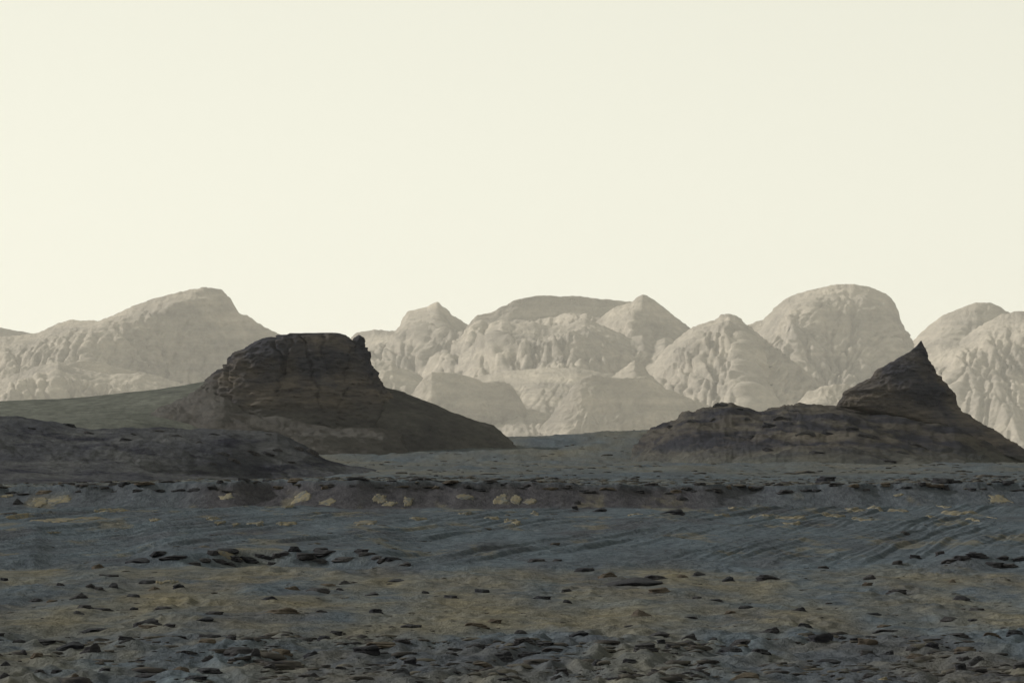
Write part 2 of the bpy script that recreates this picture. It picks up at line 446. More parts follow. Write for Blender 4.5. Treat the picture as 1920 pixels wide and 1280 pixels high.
# hand-placed stones: (px, base row, width, height in photo pixels, shape, tone, label)
HERO = [
 (1180, 1103, 124, 17, 'wedge', 'd', 'longest dark slab, tapering to a thin point on its left, on open sand'),
 (1231, 1088, 52, 10, 'slab', 'd', 'flat dark slab just behind the thick end of the longest slab'),
 (1240, 1115, 48, 13, 'slab', 'b', 'brown flat rock just in front of the thick end of the longest slab'),
 (1541, 1210, 46, 22, 'block', 'd', 'tallest dark lump of the bottom rock strip, peaked on top'),
 (1447, 1191, 42, 13, 'dome', 'd', 'smooth dark dome left of the tallest dark lump'),
 (1630, 1215, 46, 15, 'slab', 'b', 'grey-brown slanted block right of the tallest dark lump'),
 (1746, 1218, 28, 12, 'block', 'd', 'small dark pyramid-shaped stone between the bottom rocks on the right'),
 (1835, 1247, 36, 16, 'dome', 'd', 'rounded dark boulder near the bottom right corner'),
 (1808, 1240, 22, 10, 'block', 'd', 'dark stone touching the left of the rounded boulder near the bottom right corner'),
 (1802, 1258, 21, 14, 'block', 'd', 'dark cubic stone just in front of the rounded boulder near the bottom right corner'),
 (687, 1228, 52, 17, 'block', 'd', 'large square-cut grey block with a flat pale top in the bottom strip'),
 (722, 1232, 24, 6, 'slab', 'd', 'thin dark slab leaning on the right end of the square-cut block'),
 (720, 1213, 80, 9, 'slab', 'b', 'long low slab just behind the square-cut block'),
 (755, 1208, 36, 9, 'slab', 'd', 'dark slab lying on the right end of the long low slab'),
 (769, 1249, 28, 15, 'block', 'd', 'dark jagged stone in front and right of the square-cut block'),
 (753, 1264, 34, 11, 'dome', 'd', 'low dark rounded stone in front of the jagged stone near the bottom edge'),
 (937, 1241, 68, 18, 'dome', 'd', 'broad dark hump of rock at the bottom centre'),
 (855, 1224, 44, 9, 'slab', 'd', 'dark slab left of the broad hump at the bottom centre'),
 (847, 1231, 26, 6, 'slab', 'd', 'thin slab just in front of the dark slab left of the broad hump'),
 (893, 1217, 32, 8, 'block', 'd', 'dark stone behind the left end of the broad hump at the bottom centre'),
 (905, 1251, 42, 8, 'slab', 'b', 'low slab just in front of the broad hump at the bottom centre'),
 (445, 1231, 62, 16, 'slab', 'd', 'big dark slab with a rising right end at the bottom left'),
 (476, 1237, 24, 17, 'dome', 'd', 'round dark stone against the right end of the big bottom left slab'),
 (392, 1241, 28, 12, 'dome', 'd', 'dark hump just in front of the big bottom left slab'),
 (352, 1229, 34, 7, 'slab', 'd', 'low dark stone left of the big bottom left slab'),
 (130, 1218, 54, 14, 'wedge', 'd', 'dark wedge behind the large dark rock at the lower left'),
 (172, 1232, 46, 24, 'dome', 'd', 'large dark rock with a sloping right side at the lower left'),
 (43, 1231, 20, 13, 'block', 'd', 'dark square stone near the left edge, lower left'),
 (72, 1234, 30, 7, 'slab', 'b', 'brown flat stone right of the square stone at the lower left'),
 (80, 1211, 52, 10, 'slab', 'd', 'long dark slab near the left edge above the square stone'),
 (34, 1208, 26, 7, 'slab', 'd', 'short dark slab at the left edge above the square stone'),
 (274, 1173, 52, 11, 'wedge', 'd', 'dark wedge-shaped slab on the tan sand at the left'),
 (278, 1181, 44, 7, 'slab', 'b', 'brown slab under the wedge-shaped slab on the tan sand'),
 (316, 1177, 26, 8, 'slab', 'd', 'small dark stone right of the wedge-shaped slab on the tan sand'),
 (380, 1168, 40, 9, 'wedge', 'd', 'pointed dark slab standing alone on the tan sand left of centre'),
 (190, 1183, 74, 5, 'slab', 'd', 'very long thin dark slab on the tan sand at the left'),
 (238, 1201, 40, 9, 'slab', 'd', 'dark slab on the upper edge of the bottom rock strip at the left'),
 (236, 1211, 26, 8, 'dome', 'd', 'small dark oval stone just below the slab on the strip edge at the left'),
 (627, 1192, 30, 9, 'slab', 'd', 'dark tilted block on the upper edge of the bottom strip left of centre'),
 (570, 1200, 32, 5, 'slab', 'd', 'thin dark slab left of the tilted block on the strip edge'),
 (609, 1199, 32, 6, 'slab', 'd', 'flat dark slab just below the tilted block on the strip edge'),
 (585, 1233, 34, 11, 'dome', 'd', 'dark oval boulder in the bottom strip left of the square-cut block'),
 (528, 1230, 42, 11, 'slab', 'b', 'brown slanted slab left of the dark oval boulder in the bottom strip'),
 (507, 1258, 28, 10, 'block', 'd', 'dark stone near the bottom edge below the brown slanted slab'),
 (585, 1270, 26, 8, 'dome', 'd', 'small dark hump at the bottom edge below the oval boulder'),
 (640, 1259, 28, 7, 'slab', 'd', 'low dark slab near the bottom edge under the square-cut block'),
 (335, 1258, 38, 8, 'dome', 'b', 'brown mound near the bottom edge left of the long bottom slab'),
 (393, 1265, 68, 10, 'slab', 'd', 'long dark slab lying along the bottom edge at the left'),
 (10, 1249, 20, 9, 'dome', 'd', 'dark stone at the left edge just above the corner rock'),
 (8, 1275, 34, 14, 'dome', 'd', 'dark rock in the bottom left corner'),
 (75, 1262, 24, 6, 'slab', 'd', 'small flat stone right of the bottom left corner rock'),
 (108, 1262, 32, 7, 'slab', 'd', 'second flat stone right of the bottom left corner rock'),
 (138, 1277, 28, 12, 'dome', 'b', 'brown stone cut by the bottom edge at the left'),
 (195, 1258, 24, 6, 'slab', 'd', 'small black slab in front of the large dark rock at the lower left'),
 (278, 1276, 64, 9, 'slab', 'd', 'wide low slab cut by the bottom edge at the left'),
 (365, 1277, 48, 9, 'slab', 'd', 'flat rock cut by the bottom edge below the long bottom slab'),
 (395, 1198, 52, 9, 'slab', 'd', 'long dark slab on the strip edge above the big bottom left slab'),
 (432, 1197, 22, 6, 'slab', 'd', 'short slab right of the long slab on the strip edge'),
 (387, 1207, 34, 7, 'slab', 'b', 'tilted slab just below the long slab on the strip edge'),
 (768, 1179, 44, 9, 'block', 'd', 'dark jagged ledge on the upper rim of the bottom strip at centre'),
 (893, 1176, 50, 8, 'slab', 'b', 'brown slanted slab on the sand above the bottom strip at centre'),
 (926, 1169, 30, 8, 'slab', 'b', 'small brown slab up and right of the slanted centre slab'),
 (978, 1190, 30, 8, 'dome', 'd', 'dark oval stone at the strip edge right of centre'),
 (983, 1207, 40, 10, 'slab', 'd', 'dark flat rock just below the oval stone at the strip edge right of centre'),
 (1012, 1212, 52, 9, 'slab', 'd', 'long slab right of the dark flat rock at the strip edge'),
 (1040, 1223, 54, 8, 'slab', 'd', 'long slab in the heap below the strip edge right of centre'),
 (990, 1233, 46, 10, 'slab', 'd', 'dark slab between the broad hump and the heap right of it'),
 (1085, 1192, 36, 9, 'wedge', 'd', 'peaked dark stone with a tail on the strip edge right of centre'),
 (1123, 1253, 38, 12, 'dome', 'd', 'dark boulder in front of the heap near the bottom edge'),
 (1183, 1246, 36, 10, 'slab', 'd', 'dark slab right of the boulder in front of the heap'),
 (1322, 1246, 26, 11, 'block', 'd', 'square dark stone alone on the rippled sand near the bottom'),
 (1053, 1265, 26, 9, 'block', 'd', 'dark stone near the bottom edge left of the boulder before the heap'),
 (1045, 1276, 26, 9, 'dome', 'd', 'dark hump cut by the bottom edge right of centre'),
 (1210, 1216, 46, 10, 'block', 'd', 'dark peaked block in the middle of the strip right of centre'),
 (1262, 1220, 28, 9, 'slab', 'd', 'dark slab right of the peaked block in the strip'),
 (1290, 1211, 42, 8, 'slab', 'd', 'long slab up and right of the peaked block in the strip'),
 (1240, 1207, 16, 7, 'block', 'd', 'small dark stone just behind the peaked block in the strip'),
 (1235, 1193, 40, 8, 'wedge', 'd', 'low dark wedge on the strip edge above the peaked block'),
 (1293, 1197, 28, 9, 'wedge', 'd', 'dark wedge right of the low wedge on the strip edge'),
 (1336, 1203, 20, 6, 'dome', 'd', 'small dark mound on the tan sand right of the two wedges'),
 (1368, 1224, 46, 9, 'slab', 'd', 'flat slab left of the thick slab under the smooth dome'),
 (1400, 1210, 62, 9, 'slab', 'd', 'long slab just below the smooth dark dome'),
 (1428, 1229, 42, 13, 'slab', 'd', 'thick dark slab below the long slab under the smooth dome'),
 (1395, 1277, 62, 12, 'dome', 'b', 'brown flat boulder cut by the bottom edge right of centre'),
 (1510, 1176, 30, 8, 'slab', 'd', 'dark flat-topped stone on tan sand above the tallest lump'),
 (1657, 1177, 30, 6, 'slab', 'b', 'small brown slab lying above a longer thin slab on tan sand'),
 (1668, 1186, 56, 6, 'slab', 'd', 'long thin slab on tan sand just below a small brown slab'),
 (1785, 1168, 46, 10, 'dome', 'd', 'dark low boulder on tan sand near the right edge'),
 (1826, 1167, 28, 5, 'slab', 'd', 'thin stone just right of the low boulder on tan sand'),
 (1667, 1231, 26, 10, 'dome', 'd', 'dark stone in front of the slanted grey-brown block'),
 (1710, 1224, 26, 9, 'slab', 'd', 'tilted dark slab left and below the pyramid-shaped stone'),
 (1722, 1238, 46, 12, 'dome', 'b', 'brown hump below the tilted slab near the pyramid-shaped stone'),
 (1627, 1229, 28, 7, 'slab', 'd', 'low slab in front of the grey-brown block right of the tallest lump'),
 (1580, 1202, 18, 7, 'block', 'd', 'small dark stone right behind the tallest dark lump'),
 (1602, 1201, 18, 6, 'block', 'd', 'second small stone right behind the tallest dark lump'),
 (1912, 1258, 26, 12, 'block', 'd', 'dark stone at the right edge near the bottom corner'),
 (1657, 1277, 22, 8, 'dome', 't', 'tan pebble cut by the bottom edge at the right'),
 (1634, 1271, 34, 9, 'dome', 'd', 'dark stone just left of the tan pebble at the bottom edge'),
 (1560, 1246, 60, 8, 'dome', 'd', 'wide low drift-covered rock below the tallest dark lump'),
 (1800, 1196, 44, 9, 'slab', 'd', 'flat slab on the strip edge near the right edge'),
 (1860, 1193, 34, 8, 'slab', 'b', 'brown slab on the strip edge near the right edge'),
 (1903, 1192, 32, 8, 'slab', 'd', 'dark slab on the strip edge at the right edge'),
 (1810, 1224, 40, 8, 'slab', 'b', 'pale-topped slab above the rounded boulder near the bottom right corner'),
 # middle plain
 (146, 1126, 34, 14, 'wedge', 'd', 'dark tilted wedge on the sand at the left, below the rocky ledge'),
 (64, 1130, 32, 8, 'dome', 'd', 'dark low stone left of the tilted wedge at the left'),
 (96, 1131, 24, 6, 'slab', 'b', 'brown stone between the tilted wedge and the low stone left of it'),
 (170, 1105, 18, 10, 'block', 'd', 'first of three dark stones in a row above the tilted wedge'),
 (186, 1107, 20, 7, 'slab', 'd', 'middle of three dark stones in a row above the tilted wedge'),
 (209, 1103, 24, 10, 'dome', 'd', 'last and roundest of three dark stones in a row above the tilted wedge'),
 (335, 1104, 22, 9, 'block', 'd', 'dark square stone casting a long shadow below the ledge at the left'),
 (248, 1121, 26, 6, 'slab', 'd', 'small dark slab below and left of the shadow-casting square stone'),
 (205, 1083, 46, 7, 'slab', 'd', 'dark slab on the crest left of the rocky ledge'),
 (183, 1066, 24, 8, 'dome', 'b', 'brown stone on rippled sand above the crest at the left'),
 (275, 1096, 36, 8, 'slab', 'd', 'dark slab left of the shadow-casting square stone'),
 (288, 1106, 20, 6, 'dome', 'b', 'small brown mound just left of the shadow-casting square stone'),
 (113, 1099, 18, 6, 'slab', 'd', 'small dark slab left of the three stones in a row'),
 (8, 1089, 18, 6, 'slab', 'd', 'small dark slab at the left edge on the middle plain'),
 (160, 1142, 38, 7, 'slab', 'd', 'dark slab just below the tilted wedge at the left'),
 (190, 1146, 44, 5, 'slab', 'd', 'thin long slab right of the slab below the tilted wedge'),
 (250, 1145, 18, 6, 'block', 'd', 'dark stone right of the thin long slab on the middle plain'),
 (305, 1143, 34, 6, 'slab', 'd', 'flat slab with a pebble behind it, below the shadow-casting square stone'),
 (400, 1153, 38, 7, 'slab', 'd', 'low dark slab above the pointed slab left of centre'),
 (144, 1153, 26, 7, 'dome', 'd', 'dark mound under the slab below the tilted wedge'),
 (646, 1098, 28, 9, 'dome', 'd', 'dark oval stone on the plain below the right half of the ledge'),
 (637, 1108, 16, 5, 'slab', 'd', 'tiny slab just below the dark oval stone under the ledge'),
 (594, 1112, 46, 8, 'slab', 'd', 'dark long slab left of the oval stone under the ledge'),
 (545, 1108, 42, 9, 'dome', 'b', 'brown drift-covered rock left of the long slab under the ledge'),
 (612, 1101, 34, 6, 'slab', 'b', 'brown slab just above the long slab under the ledge'),
 (735, 1093, 54, 7, 'wedge', 'd', 'dark streamlined slab right of the oval stone under the ledge'),
 (698, 1118, 26, 7, 'wedge', 'd', 'small dark wedge below the streamlined slab'),
 (798, 1113, 18, 5, 'slab', 'd', 'lone small slab between the small wedge and the folded rock'),
 (905, 1113, 34, 9, 'slab', 'd', 'dark folded rock on the plain at centre'),
 (846, 1122, 30, 6, 'slab', 'd', 'low slab left of the folded rock at centre'),
 (505, 1126, 32, 8, 'dome', 'd', 'dark low hump below the brown drift-covered rock'),
 (528, 1156, 88, 15, 'dome', 'b', 'widest brown mound on the tan sand, sunlit along its crest'),
 (602, 1150, 24, 7, 'block', 'd', 'small dark stone off the right end of the widest brown mound'),
 (704, 1149, 26, 8, 'block', 'd', 'small dark crooked stone right of the widest brown mound'),
 (1100, 1074, 56, 9, 'slab', 'd', 'dark flat rock up and left of the longest slab'),
 (1140, 1084, 38, 11, 'dome', 'b', 'brown hump just above the point of the longest slab'),
 (1010, 1055, 46, 7, 'slab', 'd', 'dark slab on the crest at centre above the plain'),
 (1044, 1054, 20, 6, 'slab', 'd', 'short slab touching the right end of the crest slab at centre'),
 (1366, 1090, 24, 9, 'wedge', 'd', 'dark fin-shaped stone right of the longest slab'),
 (1310, 1082, 32, 9, 'dome', 'd', 'dark hump between the fin-shaped stone and the longest slab'),
 (1275, 1087, 38, 9, 'dome', 'b', 'brown smooth hump right of the slab behind the longest slab'),
 (1064, 1110, 22, 6, 'slab', 'd', 'small dark slab left of the point of the longest slab'),
 (1064, 1131, 20, 6, 'dome', 'd', 'small dark oval stone on the plain below the point of the longest slab'),
 (1015, 1124, 38, 7, 'slab', 'd', 'low broken slab left of the small oval stone on the plain'),
 (1344, 1128, 26, 5, 'slab', 'd', 'small thin slab on open sand below the fin-shaped stone'),
 (1307, 1123, 20, 5, 'slab', 'd', 'tiny slab left of the thin slab below the fin-shaped stone'),
 (1398, 1143, 30, 7, 'slab', 'd', 'dark slab behind a paler one on the open sand right of centre'),
 (1372, 1151, 30, 6, 'slab', 'b', 'paler slab in front of a dark one on the open sand right of centre'),
 (1200, 1159, 44, 15, 'dome', 'b', 'brown-topped dark boulder alone on the sand below the longest slab'),
 (1445, 1089, 52, 11, 'wedge', 'd', 'dark slab sloping down to the right, right of the fin-shaped stone'),
 (1684, 1061, 22, 10, 'block', 'd', 'dark block at the upper edge of a smooth grey sand patch'),
 (1545, 1067, 24, 6, 'slab', 'd', 'small dark slab left of the smooth grey sand patch'),
 (1717, 1047, 24, 7, 'slab', 'd', 'pale-topped slab up and right of the block on the grey sand patch'),
 (1763, 1042, 18, 9, 'block', 'd', 'dark stone left of the black ledge at the right edge'),
 (1807, 1130, 42, 12, 'dome', 'd', 'dark turtle-backed boulder on the sand near the right edge'),
 (1834, 1146, 34, 6, 'slab', 'd', 'thin slab just below the turtle-backed boulder'),
 (1632, 1088, 28, 10, 'block', 'd', 'dark stone under the smooth grey sand patch'),
 (1626, 1098, 22, 6, 'slab', 'b', 'brown slab just below the stone under the grey sand patch'),
 (1682, 1111, 38, 6, 'slab', 'd', 'thin slab between the grey sand patch and the turtle-backed boulder'),
 (1785, 1093, 22, 7, 'dome', 'b', 'brown stone above the turtle-backed boulder'),
 (1500, 1146, 28, 8, 'dome', 'd', 'dark mound alone on the open sand above the flat-topped stone'),
 (1640, 1154, 34, 5, 'slab', 'd', 'low slab between the dark mound and the low boulder on tan sand'),
 # on the rippled slope
 (32, 946, 22, 11, 'dome', 'd', 'dark round stone on the slope under the lip at the left edge'),
 (1279, 938, 26, 8, 'dome', 'd', 'dark oval stone on the shaded slope right of centre'),
 (1124, 959, 28, 7, 'wedge', 'd', 'dark stone with a sand tail on the slope right of centre'),
 (1082, 945, 14, 7, 'block', 'd', 'small dark stone up and left of the stone with a sand tail'),
 (1078, 955, 12, 6, 'block', 'd', 'small dark stone level with the stone with a sand tail, on its left'),
 (1262, 964, 48, 9, 'wedge', 'd', 'longest dark stone on the rippled slope, with shadow below'),
 (1697, 1003, 22, 7, 'dome', 'd', 'dark stone alone on the rippled slope at the right'),
 (1772, 906, 50, 10, 'slab', 'd', 'longest black slab on the lip near the right edge'),
 (1770, 918, 22, 9, 'block', 'd', 'dark stone hanging just below the longest lip slab'),
 (1548, 903, 40, 10, 'slab', 'd', 'thick black slab on the lip under the brown ridge'),
]
HITS = [ground_hit(h_[0], h_[1]) for h_ in HERO]
for (x, y, z), h_ in zip(HITS, HERO):
    if y < 135: MOUNDS.append((x, y, h_[2] * y / F, h_[3] * y / F))
build_ground()

# ---------------------------------------------------------------- lofted hills and mountains
def resample(line, D, n):
    L = np.array(line, float)
    u = (L[:, 0] - L[0, 0]) / (L[-1, 0] - L[0, 0])
    uu = np.linspace(0, 1, n)
    px = L[0, 0] + uu * (L[-1, 0] - L[0, 0])
    return at(px, np.interp(uu, u, L[:, 1]), D + np.interp(uu, u, L[:, 2]))

def smooth_cols(P, k):
    if k <= 0: return P
    w = np.ones(2 * k + 1); w /= w.sum()
    Q = np.pad(P, ((k, k), (0, 0)), mode='edge')
    return np.stack([np.convolve(Q[:, i], w, 'valid') for i in range(3)], -1)

def blur_cols(a, k):
    w = np.hanning(2 * k + 3)[1:-1]; w /= w.sum()
    p = np.pad(a, ((0, 0), (k, k)), mode='edge')
    return sum(w[i] * p[:, i:i + a.shape[1]] for i in range(2 * k + 1))

def erode(Q, k0, A, fade, rounds=7):
    """let water run down the face row by row and cut branching gullies where it gathers"""
    nr, nc = Q.shape[:2]
    rs = np.random.RandomState(nc)
    jit = blur_cols(rs.normal(size=(nr, nc)), 2) + 5.0 * fbm(Q[..., 0] / 70, Q[..., 1] / 200, Q[..., 2] / 60, 3, 0.6)
    cols = np.arange(nc)
    total = np.zeros((nr, nc))
    for t in range(rounds):
        du = np.gradient(Q, axis=1); dv = np.gradient(Q, axis=0)
        N = np.cross(dv, du); N /= np.maximum(np.linalg.norm(N, axis=-1, keepdims=True), 1e-9)
        if N[..., 2].mean() < 0: N = -N
        z = Q[..., 2] + 0.9 * jit - 0.55 * total       # water prefers what is already cut
        acc = np.ones((nr, nc))
        for i in range(k0, nr - 1):
            zn = np.pad(z[i + 1], 1, mode='edge')
            c3 = np.stack([zn[:-2] + 0.25, zn[1:-1], zn[2:] + 0.25])
            tgt = np.clip(cols + np.argmin(c3, axis=0) - 1, 0, nc - 1)
            np.add.at(acc[i + 1], tgt, acc[i])
        w = np.minimum(acc, 900.0) ** 0.42
        w[:k0] = 0
        cut = 0.40 * blur_cols(w, 1) + 0.36 * blur_cols(w, 3) + 0.45 * blur_cols(w, 7)
        cut = (cut - blur_cols(cut, 22)) * 0.33 * np.clip(A, 0.25, 1.0) * np.clip(fade * 1.6, 0, 1)
        total += cut
        Q = Q - N * cut[..., None]
    return Q

def loft(name, lines, D, mat, base_z, disp, back=1.0, cols_per_px=0.55, rows_px=1.9, rough=None, skirt=True, sm=1, taper=0.05, mount=False):
    n = max(24, int((lines[0][-1][0] - lines[0][0][0]) * cols_per_px))
    L = [resample(l, D, n) for l in lines]
    L = [L[0]] + [smooth_cols(l, sm * 3) for l in L[1:]]
    hmax = max((L[0][:, 2].max() - base_z), 1.0)
    b0 = L[0].copy(); b0[:, 1] += hmax * 1.6 * back; b0[:, 2] = base_z; b0[:, 0] *= b0[:, 1] / L[0][:, 1]
    b1 = L[0] * 0.45 + b0 * 0.55; b1[:, 2] = base_z + (L[0][:, 2] - base_z) * 0.62
    e = L[-1].copy()
    if skirt:
        drop = np.maximum(e[:, 2] - base_z, 0.0); e[:, 1] -= drop * 1.4; e[:, 2] = base_z
        e[:, 0] *= e[:, 1] / L[-1][:, 1]
    seq = [b0, b1] + L + ([e] if skirt else [])
    rr = [1, 1] + list(rough or [1] * len(L)) + ([1] if skirt else [])
    rows, amps = [], []
    for k in range(len(seq) - 1):
        a, b = seq[k], seq[k + 1]
        pxd = np.mean(np.abs((b[:, 2] - a[:, 2]))) / np.mean(a[:, 1]) * F
        m = 10 if k < 2 else int(np.clip(pxd / rows_px, 8, 130))
        if skirt and k == len(seq) - 2: m = 14
        t = np.arange(m) / m
        for tt in t:
            rows.append(a * (1 - tt) + b * tt); amps.append(rr[k] * (1 - tt) + rr[k + 1] * tt)
    rows.append(seq[-1]); amps.append(rr[-1])
    P = np.array(rows); A = np.array(amps)[:, None]
    uu = np.linspace(0, 1, n)
    tw = sstep(0, taper, uu) * sstep(0, taper, 1 - uu)
    P[..., 2] = base_z + (P[..., 2] - base_z) * tw[None, :]
    du = np.gradient(P, axis=1); dv = np.gradient(P, axis=0)
    N = np.cross(dv, du); N /= np.maximum(np.linalg.norm(N, axis=-1, keepdims=True), 1e-9)
    if N[..., 2].mean() < 0: N = -N
    if mount:
        cum = np.cumsum(np.concatenate([[0], np.abs(np.diff(P[..., 2].mean(1)))]))
        k0 = sum(10 for _ in range(2))
        below = (P[k0, :, 2][None, :] - P[..., 2]) / 85.0
        fade = sstep(0.0, 1.0, below); fade[:k0] = sstep(0, 1, np.linspace(1, 0, k0))[:, None]
        dy, fine = disp(P[..., 0], P[..., 1], P[..., 2], fade)
        Q = P + N * (dy * A)[..., None]
        Q = erode(Q, k0, A, fade)
        Q = Q + N * (fine * (0.25 + 0.75 * A))[..., None]
    else:
        Q = P + N * (disp(P[..., 0], P[..., 1], P[..., 2]) * A)[..., None]
    org = Q.reshape(-1, 3).mean(0); org[2] = base_z
    me = mesh_from(name, (Q - org).reshape(-1, 3), grid_faces(P.shape[0], n)[:, ::-1], mat)
    o = bpy.data.objects.new(name, me); o.location = org
    return o

def mount_disp(sd):
    """spurs and gullies cut back into the face, benches of harder beds, rubble"""
    def f(X, Y, Z, fade):
        sl = X + 0.35 * Z + 30 * perlin(X / 200, Z / 120, sd)
        dy = 56 * ridge(sl / 260, Y / 900, Z / 800 + sd) - 8 * ridge((sl - 0.5 * Z) / 84, Y / 700, Z / 420 + sd * 2) \
            + 8 * ridge((sl + 0.35 * Z) / 44, Y / 300, Z / 110 + sd * 3) + 4 * ridge((X - 0.4 * Z) / 19, Y / 120, Z / 45 + sd)
        tl = 0.10 + 0.28 * math.sin(sd * 1.3)                 # each mountain's beds dip their own way
        zz = Z - tl * X + 16 * fbm(X / 150, Y / 150, sd + 3, 3)
        b = zz / 27.0 + 0.5 * perlin(zz / 60, sd, 3.3); fr = b - np.floor(b)
        hard = 0.55 + 0.9 * perlin(np.floor(b) * 0.73, X / 220, sd + 5)
        bench = 11.0 * hard * np.where(fr < 0.72, fr / 0.72, (1 - fr) / 0.28)
        b2 = zz / 9.0 + 0.4 * perlin(X / 50, Z / 30, sd + 7); fr2 = b2 - np.floor(b2)
        bench = bench + 2.8 * np.where(fr2 < 0.6, fr2 / 0.6, (1 - fr2) / 0.4)
        fine = 2.4 * fbm(X / 30, Y / 30, Z / 20, 4, 0.65, True) + 2.6 * fbm(X / 16, Y / 16, Z / 12, 3, 0.65) + 2.2 * fbm(X / 40, Y / 300, sd, 3, 0.6)
        return dy * fade + bench * (0.3 + 0.7 * fade), fine
    return f

